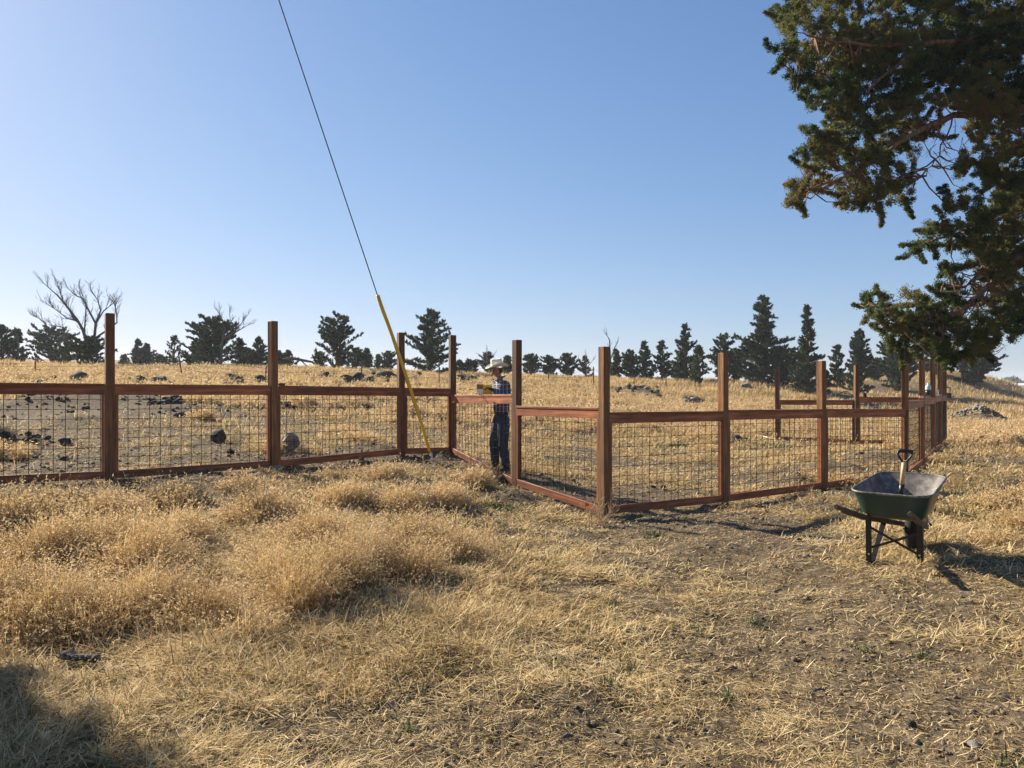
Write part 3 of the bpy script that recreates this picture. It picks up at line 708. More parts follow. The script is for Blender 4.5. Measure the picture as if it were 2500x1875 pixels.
for (i, j) in order:
    A0 = Vector((posts[i][0], posts[i][1], 0)); B0 = Vector((posts[j][0], posts[j][1], 0)); d = (B0-A0).normalized()
    n = Vector((d.y, -d.x, 0))
    if n.dot(A0) > 0: n = -n            # towards the viewer's side
    A = A0+d*(PW/2+.003); B = B0-d*(PW/2+.003)
    ta, tb = RT[(i, j)]
    za = CAMZ-(ta-HY)/FPX*A0.y; zb = CAMZ-(tb-HY)/FPX*B0.y
    ga, gb = posts[i][2], posts[j][2]
    off = n*.012
    capt = .034; rh = .115
    # cap board, top rail, bottom rail, stiles
    zofs = Vector((0, 0, 1))
    board('cap_board', A+n*.006+zofs*(za-capt/2), B+n*.006+zofs*(zb-capt/2), capt, .108, M_rail, fence)
    board('top_rail', A+n*.030+zofs*(za-capt-rh/2), B+n*.030+zofs*(zb-capt-rh/2), rh, .040, M_rail, fence)
    gm = gz((A.x+B.x)/2, (A.y+B.y)/2)
    lift = .085
    board('bottom_rail', A+n*.030+zofs*(ga+lift), B+n*.030+zofs*(gb+lift), .105, .040, M_rail, fence)
    for (Q, dd, zt_, g_) in ((A, d, za, ga), (B, -d, zb, gb)):
        c = Q+dd*.021-n*.005
        o = board('stile', c+zofs*(g_+.035), c+zofs*(zt_-capt-rh*0-.003), .040, .026, M_rail, fence, up=d)
        c2 = Q+dd*.021+n*.030
        o = board('stile', c2+zofs*(g_+lift+.054), c2+zofs*(zt_-capt-rh-.002), .040, .040, M_rail, fence, up=d)
    G = wire_grid(A-n*.0+n*.009+d*.01, B+n*.009-d*.01, ga+.06, gb+.06, za-capt-.05, zb-capt-.05)
    w = G.build('wire_grid', M_wire, fence, loc=FB)
# post metal bracket and latch on the gate-side posts
def on_fence(mb, name, m, label=None):
    o = mb.build(name, m, fence, loc=FB)
    if label: o['label'] = label
    return o
M_steel = mat('bright_galvanised_steel', (.6, .6, .6), .3, .9)
mb = MB(); c = at(2249, 969, 16.65); mb.box(c, .085, .05, .055, bev=.006); mb.box(c+Vector((0, -.027, 0)), .06, .006, .035); on_fence(mb, 'metal_bracket', M_steel, 'small bright metal bracket on a rail top')
mb = MB(); c = at(2291, 963, 19.6)
mb.tube([c+Vector((-.14, 0, -.01)), c+Vector((.08, 0, -.01))], .012, 8); mb.tube([c+Vector((0, 0, -.01)), c+Vector((0, 0, .10)), c+Vector((.03, 0, .11))], .010, 8); mb.box(c+Vector((-.03, 0, -.015)), .10, .03, .03, bev=.004); mb.tube([c+Vector((-.1, 0, -.01)), c+Vector((-.13, 0, -.06))], .012, 8)
on_fence(mb, 'gate_latch', M_steel, 'gate latch with an upright steel lever')

# ------------------------------------------------------------------ guy cable with yellow guard
A = gp(1059, 1134); A.z += 0
cablet = at(480, -600, 10.0)
guy = empty('guy_cable', A); tag(guy, 'tight steel guy cable running up out of the picture from its yellow guard', 'cable')
dv = (cablet-A); Lc = dv.length; dv.normalize()
def on_line(py):
    lo, hi = 0, Lc
    for _ in range(60):
        m_ = (lo+hi)/2; q = A+dv*m_
        if HY-(q.z-CAMZ)/q.y*FPX > py: lo = m_
        else: hi = m_
    return lo
M_yel = noisy('yellow_plastic', [(.62, .36, .02), (.78, .50, .03)], (30, 30, 3), .45, bump=.1, spec=.4)
s0, s1 = on_line(1102), on_line(721)
mb = MB(); mb.tube([A+dv*(s0-.3), A+dv*Lc], .0085, 8); mb.build('cable', mat('dark_steel_cable', (.05, .05, .05), .5, .7), guy, loc=A)
bend = dv.cross(Vector((0, 1, 0))).normalized()
pts = [A+dv*(s0+(s1-s0)*t)+bend*(-.028*math.sin(math.pi*t))*(1 if t < .9 else .6) for t in np.linspace(0, 1, 12)]
mb = MB(); mb.tube(pts, [.022, .026, .026, .026, .027, .027, .027, .027, .028, .029, .031, .031], 10); mb.build('yellow_guard', M_yel, guy, loc=A, smooth=True)
mb = MB(); a2 = A+dv*(s0-.02)
mb.tube([a2, a2-dv*.28], .012, 8); mb.tube([a2+Vector((.03, 0, 0)), A+Vector((.0, 0, .02))], .008, 8)
for k in range(3): mb.box(a2-dv*(.05+.08*k), .055, .04, .03, bev=.004)
mb.tube([A+Vector((0, 0, .09)), A+Vector((.05, 0, .05)), A+Vector((.04, 0, -.02)), A+Vector((-.03, 0, 0)), A+Vector((0, 0, .09))], .011, 8); mb.tube([A+Vector((0, 0, -.2)), A+Vector((0, 0, .05))], .015, 8)
mb.build('anchor_clamp', M_steel, guy, loc=A)

# ------------------------------------------------------------------ wheelbarrow
Lm = Vector((3.515, 7.08, 0)); bf = Vector((.64, .77, 0)).normalized(); br = Vector((bf.y, -bf.x, 0)); ZU = Vector((0, 0, 1))
Lm.z = gz(Lm.x, Lm.y)-.0
barrow = empty('wheelbarrow', Lm); tag(barrow, 'green steel wheelbarrow with worn grey inside and wooden handles on the straw', 'wheelbarrow')
def BP(f, r, z): return Lm+bf*f+br*r+ZU*z
def gzb(f, r): p = BP(f, r, 0); return gz(p.x, p.y)-Lm.z
M_tray = noisy('green_tray_paint', [(.006, .028, .021), (.010, .046, .034), (.035, .075, .058)], (7, 7, 2.5), .42, 0, .15, spec=.5, contrast=(.3, .8))
def tray_mat():
    m = noisy('worn_tray_inside', [(.035, .038, .038), (.12, .10, .088), (.30, .28, .245)], (9, 9, 9), .6, 0, .25, spec=.4)
    return m
M_tin = tray_mat()
M_black = mat('black_painted_steel', (.012, .012, .013), .4, .2, .5)
M_rub = noisy('black_rubber', [(.010, .010, .010), (.022, .02, .018)], (20, 20, 20), .85, bump=.3)
M_hand = noisy('weathered_handle_wood', [(.05, .032, .02), (.12, .08, .05)], (20, 20, 20), .75, bump=.3)
def rrect(f0, f1, rw0, rw1, z0, z1, rad, n=7):
    """rounded quad loop: f0 rear, f1 front, half widths rw0 (rear) rw1 (front)"""
    cs = [(f0, -rw0), (f0, rw0), (f1, rw1), (f1, -rw1)]; out = []
    for i in range(4):
        p = Vector(cs[i]); a = (Vector(cs[i-1])-p).normalized(); b = (Vector(cs[(i+1) % 4])-p).normalized()
        for k in range(n):
            t = k/(n-1); q = p + a*rad*(1-t)**2 + b*rad*t**2
            zz = z0+(z1-z0)*(q.x-f0)/(f1-f0); out.append(BP(q.x, q.y, zz))
    return out
prof = [(-.20, .76, .345, .30, .672, .775, .17), (-.175, .72, .325, .28, .61, .71, .17), (-.145, .66, .30, .255, .53, .61, .16), (-.115, .60, .27, .235, .465, .52, .15), (-.07, .50, .235, .20, .435, .455, .14), (.1, .3, .08, .08, .432, .44, .04)]
loops = [rrect(*p) for p in prof]
mb = MB(); mb.loft(loops, cap0=False, cap1=True); tray = mb.build('tray', M_tray, barrow, loc=Lm, smooth=True)
# inner skin, 6 mm inside the outer one
prof2 = [(p[0]+.008, p[1]-.008, p[2]-.008, p[3]-.008, p[4]+(.0 if i == 0 else .006), p[5]+(.0 if i == 0 else .006), p[6]) for i, p in enumerate(prof)]
mb = MB(); mb.loft([rrect(*p) for p in prof2], cap0=False, cap1=True); o = mb.build('tray_lining', M_tin, tray, smooth=True, loc=Lm)
rim = rrect(-.203, .763, .348, .303, .674, .777, .17)
mb = MB(); mb.tube(rim+[rim[0]], .0115, 8, False); mb.build('rolled_rim', noisy('scuffed_rim', [(.03, .06, .045), (.12, .13, .11), (.28, .27, .24)], (25, 25, 25), .5, .3, .2), tray, loc=Lm, smooth=True)
# handles: from grips to the axle
for s in (-1, 1):
    g0 = BP(-.74, .295*s, .60); g1 = BP(-.60, .285*s, .565); m1 = BP(-.1, .235*s, .43); fr_ = BP(.92, .085*s, .235)
    mb = MB(); mb.tube([g0, BP(-.72, .294*s, .597), g1, BP(-.55, .28*s, .548)], [.016, .021, .020, .020], 10)
    side = br*.019; up_ = ZU*.024
    loopsH = []
    for q in (BP(-.56, .282*s, .550), m1, BP(.3, .18*s, .355), fr_):
        loopsH.append([q-side-up_, q+side-up_, q+side+up_, q-side+up_])
    mb.loft(loopsH); mb.build('handle', M_hand, barrow, loc=Lm)
# legs: U of flat steel: front strut slants from bar to foot, rear strut upright
for s in (-1, 1):
    ft = BP(.0, .215*s, gzb(.0, .215*s)); top1 = BP(-.02, .215*s, .405); foot2 = BP(.06, .205*s, gzb(.06, .205*s)+.002); top2 = BP(.30, .165*s, .33)
    def strip(a, b, w, t, dirw):
        d = (b-a).normalized(); w_ = dirw*(w/2); t_ = d.cross(dirw).normalized()*(t/2)
        return [[a-w_-t_, a+w_-t_, a+w_+t_, a-w_+t_], [b-w_-t_, b+w_-t_, b+w_+t_, b-w_+t_]]
    mb = MB(); mb.loft(strip(ft, top1, .050, .006, br)); mb.loft(strip(foot2, top2, .045, .006, br)); 
    a_ = ft+br*.025*s; b_ = top1+br*.025*s; mb.loft(strip(ft+bf*.015+br*.025*s, top1+bf*.015+br*.025*s, .030, .005, bf))
    mb.loft(strip(ft+ZU*.003, foot2+ZU*.003, .05, .006, br)); leg = mb.build('leg', M_black, barrow, loc=Lm)
    mb = MB()
    for z in (.09, .29): p = BP(-.006, .215*s, z+gzb(0, .215*s)); mb.tube([p+bf*.004, p-bf*.009], .0085, 8)
    mb.build('bolt', M_steel, leg, loc=Lm)
mb = MB()
def strip2(a, b, w, t):
    d = (b-a).normalized(); w_ = d.cross(bf).normalized()*(w/2); t_ = bf*(t/2)
    return [[a-w_-t_, a+w_-t_, a+w_+t_, a-w_+t_], [b-w_-t_, b+w_-t_, b+w_+t_, b-w_+t_]]
mb.loft(strip2(BP(.008, -.215, .33), BP(.008, .215, .12), .022, .005)); mb.loft(strip2(BP(.014, -.215, .13), BP(.014, .215, .32), .022, .005)); mb.tube([BP(-.004, 0, .226), BP(.02, 0, .226)], .008, 8)
mb.build('cross_brace', M_black, barrow, loc=Lm)
# tray risers and nose bracket
mb = MB()
for s in (-1, 1):
    mb.loft([[BP(f, s*w-.02, z0), BP(f, s*w+.02, z0), BP(f, s*w+.02, z1), BP(f, s*w-.02, z1)] for f, w, z0, z1 in ((-.08, .2, .445, .452), (.5, .15, .345, .45))])
    mb.tube([BP(.92, .085*s, .25), BP(.72, .12*s, .56)], .010, 8)
mb.tube([BP(.95, -.12, .25), BP(1.02, -.06, .30), BP(1.02, .06, .30), BP(.95, .12, .25)], .012, 8)
mb.build('bracket', M_black, barrow, loc=Lm)
gw = gzb(.78, 0); wc = BP(.78, 0, gw+.195)
wheel = MB(); R0, R1 = .145, .060
loopsW = []
for k in range(36):
    a = 2*math.pi*k/36; c = wc+bf*math.cos(a)*R0+ZU*math.sin(a)*R0; rad = bf*math.cos(a)+ZU*math.sin(a)
    tr = 1.0+(.05 if k % 2 else 0)
    loopsW.append([c+(rad*math.cos(b)*tr+br*math.sin(b)*.95)*R1 for b in np.linspace(0, 2*math.pi, 13)[:-1]])
loopsW.append(loopsW[0]); wheel.loft(loopsW, False, False); wh = wheel.build('wheel', M_rub, barrow, loc=Lm, smooth=True)
mb = MB(); ring = []
for off_, rr_ in ((-.025, .112), (-.012, .05), (-.03, .02), (.03, .02), (.012, .05), (.025, .112)):
    ring.append([wc+br*off_+(bf*math.cos(a)+ZU*math.sin(a))*rr_ for a in np.linspace(0, 2*math.pi, 25)[:-1]])
mb.loft(ring); mb.build('rim', mat('grey_rim', (.35, .35, .34), .4, .3), wh, loc=Lm, smooth=True)
mb = MB(); mb.tube([wc-br*.10, wc+br*.10], .010, 8); mb.build('axle', M_black, wh, loc=Lm)

# shovel standing in the barrow
def shovel(name, G, T, label, cat='shovel', wood=(.62, .42, .22), with_d=True, upv=None, bladew=.2):
    """G grip end, T blade tip"""
    root = empty(name, T); tag(root, label, cat)
    d = (T-G).normalized(); L = (T-G).length
    if with_d: bl = .20
    else: bl = .26
    side = (upv or Vector((1, 0, 0))); side = (side-d*side.dot(d)).normalized(); nr = d.cross(side)
    Mw = noisy(name+'_wood', [tuple(c*.75 for c in wood), wood], (30, 30, 30), .5, bump=.1)
    mb = MB(); mb.tube([G+d*.09, G+d*(L-bl-.08)], .0205, 10); mb.build('shaft', Mw, root, loc=T, smooth=True)
    mb = MB(); mb.tube([G+d*(L-bl-.09), G+d*(L-bl+.03)], [.0235, .021], 10); mb.build('socket', M_black, root, loc=T, smooth=True)
    mb = MB(); lp = []
    for t, w, cu in ((0, .6, .01), (.15, 1, .02), (.5, 1, .022), (.8, .8, .016), (.95, .4, .006), (1, .08, 0)):
        c = G+d*(L-bl+bl*t); row = []
        for s in np.linspace(-1, 1, 7): row.append(c+side*s*w*bladew/2+nr*(cu*(s*s-.5)))
        lp.append(row+[p+nr*.003 for p in row[::-1]])
    mb.loft(lp); mb.build('blade', M_black if with_d else M_steel, root, loc=T, smooth=True)
    if with_d:
        mb = MB(); mb.tube([G-side*.062, G+side*.062], .0175, 10)
        for s in (-1, 1): mb.tube([G+side*.060*s, G+side*.060*s+d*.035, G+side*.028*s+d*.085, G+d*.115], [.010, .009, .010, .014], 8)
        mb.tube([G+d*.10, G+d*.135], .019, 10)
        mb.build('grip', M_black, root, loc=T, smooth=True)
    return root
shovel('shovel', at(2210, 1101, 7.10), BP(.10, .02, .455), 'short shovel with pale wooden shaft and black D grip standing in the wheelbarrow', upv=Vector((1, -.15, 0)))
# shovel lying in the pen
p0, p1 = gp(1833, 1064), gp(1890, 1080)
shovel('shovel', p1+Vector((.35, -.15, .04)), p0+Vector((0, 0, .05)), 'shovel with pale handle lying on the ground inside the pen', wood=(.75, .66, .5), with_d=False, upv=Vector((0, 1, 0)), bladew=.24)
# lumber lying in the pen
mb = MB()
def ground_board(pa, pb, h, t, label, name='timber_plank', m=None):
    a, b = gp(*pa), gp(*pb); a.z += h/2+.03; b.z += h/2+.03
    r_ = empty('tmp', (0, 0, 0)); bpy.data.objects.remove(r_)
    o = board(name, a, b, h, t, m or M_rail, None); tag(o, label, 'plank'); return o
ground_board((1575, 1036), (1712, 1053), .09, .04, 'long reddish plank lying on the grass inside the pen beyond the corner panel')
# slab of pale wood at the foot of second post, block on the rail
def slab():
    a = gp(655, 1155); b = gp(722, 1138); d = b-a; mb = MB(); lp = []
    for t, w, h in ((0, .02, .01), (.1, .07, .035), (.5, .09, .05), (.8, .10, .07), (1, .04, .03)):
        c = a+d*t+Vector((0, 0, .03+.05*t)); sd_ = Vector((-d.y, d.x, 0)).normalized()*w; u_ = Vector((0, 0, h))
        lp.append([c-sd_-u_*.5, c+sd_-u_*.6, c+sd_*.9+u_*.5, c-sd_*.7+u_*.7])
    mb.loft(lp); o = mb.build('stone_slab', M_rockg, loc=a); tag(o, 'long thin grey slab leaning on the soil at the foot of the second fence post', 'slab')
slab()
c = at(685, 938.5, 11.95); mb = MB(); mb.box((0, 0, 0), .11, .08, .04, Matrix.Rotation(YAW[2], 3, 'Z'), bev=.004); o = mb.build('wood_block', M_post); o.location = c; tag(o, 'small dark wood block resting on the rail right of the second post', 'block')
# weathered chunk in lower left
def chunk():
    p = gp(190, 1625); k = p.y/FPX; M_fe = noisy('mottled_weathered_wood', [(.025, .021, .017), (.13, .11, .088), (.42, .37, .31)], (40, 18, 40), .95, bump=.8, spec=.05, contrast=(.38, .68))
    mb = MB(); lp = []
    ax = Vector((1, -.32, 0)).normalized(); sd_ = Vector((.32, 1, 0)).normalized(); r_ = np.random.default_rng(5)
    prof = [(-64, 4), (-58, 13), (-48, 10), (-40, 17), (-24, 20), (-8, 13), (8, 11), (24, 12), (36, 17), (48, 15), (58, 18), (63, 7)]
    for x, h in prof:
        c = p+ax*x*k+Vector((0, 0, .045+h*k*.35))+sd_*r_.normal(0, .006); lp.append([c+(sd_*math.cos(a)+ZU*math.sin(a)*.8)*h*k*(.8+r_.uniform(-.2, .25)) for a in np.linspace(0, 2*math.pi, 13)[:-1]])
    mb.loft(lp); o = mb.build('log_chunk', M_fe, loc=p); tag(o, 'mottled grey and white weathered chunk lying in the flattened grass at lower left', 'log')
    for x0, x1, z in ((-20, 30, 6), (-10, 40, 3), (0, 50, 8)):
        pass
chunk()
# stick
a, b = gp(1372, 1795), gp(1397, 1783); mb = MB(); mb.tube([a+ZU*.015, (a+b)/2+ZU*.022, b+ZU*.015], [.006, .011, .008], 6); o = mb.build('stick', M_dead, loc=a); tag(o, 'short dark stick on the bare soil at bottom centre', 'stick')
a, b = gp(2015, 1678), gp(1985, 1690); mb = MB(); mb.tube([a+ZU*.015, (a+b)/2+ZU*.022, b+ZU*.015], [.004, .008, .005], 6); o = mb.build('stick', M_dead, loc=a); tag(o, 'thin brown stick on soil below the wheelbarrow', 'stick')
# fallen dead log on the ridge
a, b = at(690, 900, 48), at(765, 901, 48); a.z = gz(a.x, a.y)+.62; b.z = gz(b.x, b.y)+.5
mb = MB(); mb.tube([a, a*.7+b*.3+ZU*.12, a*.35+b*.65+ZU*.05, b], [.05, .10, .09, .06], 7); mb.tube([a*.5+b*.5+ZU*.2, a*.2+b*.8-ZU*.3], [.05, .03], 6); mb.tube([a*.8+b*.2+ZU*.2, a*.75+b*.25-ZU*.5], [.05, .03], 6)
o = mb.build('fallen_log', M_dead, loc=a); tag(o, 'bare fallen tree limb lying on the ridge left of the bushy juniper', 'log')

# pin flags
M_red = mat('red_flag_plastic', (.75, .03, .03), .5)
def flag(px, yb, ht, label, s=1.0):
    p = gp(px, yb); e = empty('marker_flag', p); tag(e, label, 'marker flag', 'small red marker flags')
    mb = MB(); mb.tube([p, p+Vector((.01, 0, ht))], .0025, 5); mb.build('wire_stem', M_wire, e, loc=p)
    mb = MB(); q = p+Vector((.01, 0, ht)); lp = []
    for t in (0, .35, .7, 1):
        w_ = Vector((.10*t*s, .02*math.sin(t*5), -.015*t)); lp.append([q+w_, q+w_+Vector((0, .002, 0)), q+w_+Vector((0, .002, -.075*s*(1-.6*t))), q+w_+Vector((0, 0, -.075*s*(1-.6*t)))])
    mb.loft(lp); mb.build('flag', M_red, e, loc=p)
flag(1428, 1262, .17, 'red marker flag in front of the lit bottom rail left of the corner post', .7)
flag(2390, 1085, .30, 'nearer red marker flag in the dry grass right of the pen', 1.3)
flag(2441, 1072, .30, 'farther red marker flag in the dry grass near the right edge', 1.3)
flag(76, 938, .18, 'tiny red marker flag on the ridge beside the far left field stake', 1.3)

# things on the rails: black tumbler, water jug, black tote, yellow box
def lathe(mb, c, prof, n=18, ax=ZU):
    mb.loft([[c+Vector((math.cos(a)*r, math.sin(a)*r, z)) for a in np.linspace(0, 2*math.pi, n+1)[:-1]] for r, z in prof])
c = at(2111.5, 969.5, 22.35); e = empty('tumbler', c); tag(e, 'black insulated tumbler with a round white badge standing on the far rail', 'tumbler')
mb = MB(); lathe(mb, c, [(.040, 0), (.045, .01), (.050, .21), (.052, .215)]); mb.build('cup', M_black, e, loc=c, smooth=True)
mb = MB(); lathe(mb, c, [(.053, .215), (.054, .245), (.044, .255)]); mb.build('lid', mat('grey_lid', (.08, .08, .09), .4), e, loc=c, smooth=True)
mb = MB(); q = c+Vector((0, -.053, .14)); mb.loft([[q+Vector((math.cos(a)*.025, 0, math.sin(a)*.025)) for a in np.linspace(0, 2*math.pi, 17)[:-1]], [q+Vector((math.cos(a)*.025, .008, math.sin(a)*.025)) for a in np.linspace(0, 2*math.pi, 17)[:-1]]]); mb.build('badge', mat('white_badge', (.8, .8, .8), .5), e, loc=c)
c = at(2266, 964.5, 18.0); c.z += .0; e = empty('water_jug', c); tag(e, 'clear water jug with dark lower half on the fence between two close posts', 'jug')
M_jug = mat('clear_jug_plastic', (.62, .68, .72), .15, 0, .6)
mb = MB(); lathe(mb, c, [(.05, 0), (.062, .01), (.062, .12)]); mb.build('lower_body', mat('dark_jug_base', (.03, .03, .035), .2), e, loc=c, smooth=True)
mb = MB(); lathe(mb, c, [(.061, .12), (.064, .13), (.062, .20), (.04, .235), (.022, .245)]); mb.build('upper_body', M_jug, e, loc=c, smooth=True)
mb = MB(); lathe(mb, c, [(.026, .245), (.027, .275), (.02, .28)]); mb.build('cap', mat('white_cap', (.75, .75, .75), .4), e, loc=c, smooth=True)
c = at(2314.5, 970, 22.8); e = empty('tool_tote', c); tag(e, 'black open tote with a square handle hung at the far corner post', 'tote')
mb = MB(); w = .13; h = .30
for sx in (-1, 1): mb.box(c+Vector((sx*w*.45, 0, h*.5)), .018, .018, h)
mb.box(c+Vector((0, 0, h)), w*.9+.018, .02, .022); mb.build('handle_frame', M_black, e, loc=c)
mb = MB(); lp = [[c+Vector((sx*w*k_/2, sy*.07*k_, z)) for sx, sy in ((-1, -1), (1, -1), (1, 1), (-1, 1))] for k_, z in ((.85, -.02), (1, .13), (.93, .13), (.8, .0))]
mb.loft(lp, True, True); mb.build('bin', M_black, e, loc=c)
# yellow carton on the lit rail
dS = Vector((FENCE_XY[5][0]-FENCE_XY[4][0], FENCE_XY[5][1]-FENCE_XY[4][1], 0)).normalized(); nS = Vector((dS.y, -dS.x, 0))
RB = at(1180, 963.6, 13.13); RB.z += .004
e = empty('yellow_carton', RB); tag(e, 'open yellow carton with a cut out handle standing on the lit rail before the man', 'carton')
M_card = mat('yellow_card', (.80, .50, .02), .6); M_cardb = mat('brown_card', (.22, .14, .06), .8); M_cardw = mat('white_card', (.75, .74, .7), .7)
def quadslab(mb, pts, t, nrm):
    nrm = nrm.normalized()*t; mb.loft([pts, [p+nrm for p in pts]])
def RP(s, n_, z): return RB+Vector((1, -.1, 0)).normalized()*s+Vector((.1, 1, 0)).normalized()*n_+ZU*z
nv = Vector((.1, 1, 0))
# front face with handle hole built as a frame
mb = MB(); s0_, s1_, H_ = .0, .15, .16
def P4(x0, z0, x1, z1, n_=-.05, sl=.0): return [RP(x0+sl*z0, n_, z0), RP(x1+sl*z0*-.4, n_, z0), RP(x1+sl*z1*-.4, n_, z1), RP(x0+sl*z1, n_, z1)]
quadslab(mb, P4(s0_, 0, s1_, .10), .004, nv); quadslab(mb, P4(s0_+.0, .10, s0_+.035, .135, sl=.0), .004, nv); quadslab(mb, P4(s0_+.115, .10, s1_, .135), .004, nv); quadslab(mb, P4(s0_, .135, s1_, H_), .004, nv)
quadslab(mb, [RP(s1_, -.05, 0), RP(s1_, .05, 0), RP(s1_, .05, H_*.9), RP(s1_, -.05, H_*.9)], .004, Vector((-1, 0, 0)))
quadslab(mb, [RP(s0_, -.05, 0), RP(s0_, .05, 0), RP(s0_, .05, H_*.9), RP(s0_, -.05, H_*.9)], .004, Vector((1, 0, 0)))
quadslab(mb, [RP(s0_, .05, 0), RP(s1_, .05, 0), RP(s1_, .05, H_*.9), RP(s0_, .05, H_*.9)], .004, -nv)
quadslab(mb, [RP(s0_, -.05, 0.001), RP(s1_, -.05, 0.001), RP(s1_, .05, 0.001), RP(s0_, .05, 0.001)], .004, ZU)
mb.build('box_body', M_card, e, loc=RB)
mb = MB(); quadslab(mb, [RP(-.115, .0, .085), RP(.0, .0, .08), RP(.005, .0, .17), RP(-.115, .0, .175)], .004, nv); mb.build('raised_flap', M_cardb, e, loc=RB)
mb = MB(); quadslab(mb, [RP(-.115, -.04, .082), RP(-.004, -.05, .078), RP(-.004, -.05, .004), RP(-.07, -.05, .006)], .004, nv); mb.build('printed_flap', M_cardw, e, loc=RB)
mb = MB(); quadslab(mb, [RP(-.125, -.05, .0), RP(-.075, -.05, .0), RP(-.085, -.05, .02), RP(-.125, -.05, .028)], .004, nv); mb.build('lower_flap', M_card, e, loc=RB)
# measuring strip poking out on the left
c = RP(-.12, -.06, .085); e = empty('scraper', c); tag(e, 'thin pale blade with a yellow handle poking left out of the yellow carton', 'tool')
mb = MB(); mb.loft([[c+Vector(v) for v in q] for q in ([(.11, 0, -.004), (.11, .02, -.004), (.11, .02, .004), (.11, 0, .004)], [(-.05, 0, -.002), (-.05, .02, -.002), (-.05, .02, .004), (-.05, 0, .004)])]); mb.build('blade', M_steel, e, loc=c)
mb = MB(); mb.tube([c+Vector((-.045, .01, 0)), c+Vector((-.09, .01, .003)), c+Vector((-.15, .01, -.006))], [.008, .012, .010], 8); mb.build('handle', M_yel, e, loc=c, smooth=True)

# ------------------------------------------------------------------ the man
def skin_obj(name, V, E, mat_, parent, loc, sub=2, smooth_it=0):
    """V: list of (pos, rx, ry)"""
    me = bpy.data.meshes.new(name); me.from_pydata([tuple(Vector(v[0])-Vector(loc)) for v in V], E, []); me.update()
    o = bpy.data.objects.new(name, me); C.objects.link(o)
    md = o.modifiers.new('skin', 'SKIN'); md.use_smooth_shade = True; md.branch_smoothing = .4
    for i, v in enumerate(V):
        sv = me.skin_vertices[0].data[i]; sv.radius = (v[1], v[2]); sv.use_root = (i == 0)
    ms = o.modifiers.new('sub', 'SUBSURF'); ms.levels = ms.render_levels = sub
    dg = bpy.context.evaluated_depsgraph_get(); dg.update()
    nm = bpy.data.meshes.new_from_object(o.evaluated_get(dg)); 
    o.modifiers.clear(); o.data = nm; nm.materials.clear(); nm.materials.append(mat_)
    for p in nm.polygons: p.use_smooth = True
    o.parent = parent
    return o
HB = Vector((-.176, 13.2, 0)); HB.z = gz(HB.x, HB.y)+.005
HF = Vector((-.92, -.392, 0)); HL = Vector((.392, -.92, 0))
def HP(f, l, z): return HB+HF*f+HL*l+ZU*z
man = empty('person', HB); tag(man, 'man in white straw cowboy hat, dark plaid shirt and jeans working at the yellow carton', 'person')
M_skin = noisy('skin', [(.30, .15, .10), (.38, .20, .135)], (30, 30, 30), .5, bump=.05)
M_jean = noisy('dark_denim', [(.018, .024, .036), (.035, .046, .066), (.07, .085, .11)], (14, 14, 5), .85, bump=.4)
def plaid():
    m = mat('dark_plaid_cotton', (.02, .02, .03), .8); t = m.node_tree; N = t.nodes.new; L = t.links.new; p = t.nodes['Principled BSDF']
    tc = N('ShaderNodeTexCoord'); sep = N('ShaderNodeSeparateXYZ'); L(tc.outputs['Object'], sep.inputs[0])
    nz = N('ShaderNodeTexNoise'); nz.inputs['Scale'].default_value = 9; L(tc.outputs['Object'], nz.inputs[0])
    def line(src, per, w, off):
        a = N('ShaderNodeMath'); a.operation = 'MULTIPLY_ADD'; L(nz.outputs['Fac'], a.inputs[0]); a.inputs[1].default_value = .035; L(src, a.inputs[2])
        b = N('ShaderNodeMath'); b.operation = 'ADD'; L(a.outputs[0], b.inputs[0]); b.inputs[1].default_value = off+10
        c = N('ShaderNodeMath'); c.operation = 'MODULO'; L(b.outputs[0], c.inputs[0]); c.inputs[1].default_value = per
        d = N('ShaderNodeMath'); d.operation = 'LESS_THAN'; L(c.outputs[0], d.inputs[0]); d.inputs[1].default_value = w; return d.outputs[0]
    def mx(f, a, b):
        x = N('ShaderNodeMix'); x.data_type = 'RGBA'; L(f, x.inputs[0])
        if isinstance(a, tuple): x.inputs[6].default_value = (*a, 1)
        else: L(a, x.inputs[6])
        x.inputs[7].default_value = (*b, 1); return x.outputs[2]
    c = mx(line(sep.outputs['Z'], .075, .036, 0), (.018, .018, .03), (.075, .08, .12))
    c = mx(line(sep.outputs['X'], .062, .012, 0), c, (.38, .38, .44))
    c = mx(line(sep.outputs['Z'], .075, .009, .02), c, (.42, .42, .48))
    L(c, p.inputs['Base Color']); return m
M_plaid = plaid()
M_boot = noisy('boot_leather', [(.02, .016, .012), (.05, .04, .03)], (20, 20, 20), .6, bump=.2)
M_glove = mat('dark_work_glove', (.03, .035, .038), .7)
ZG = 0.0
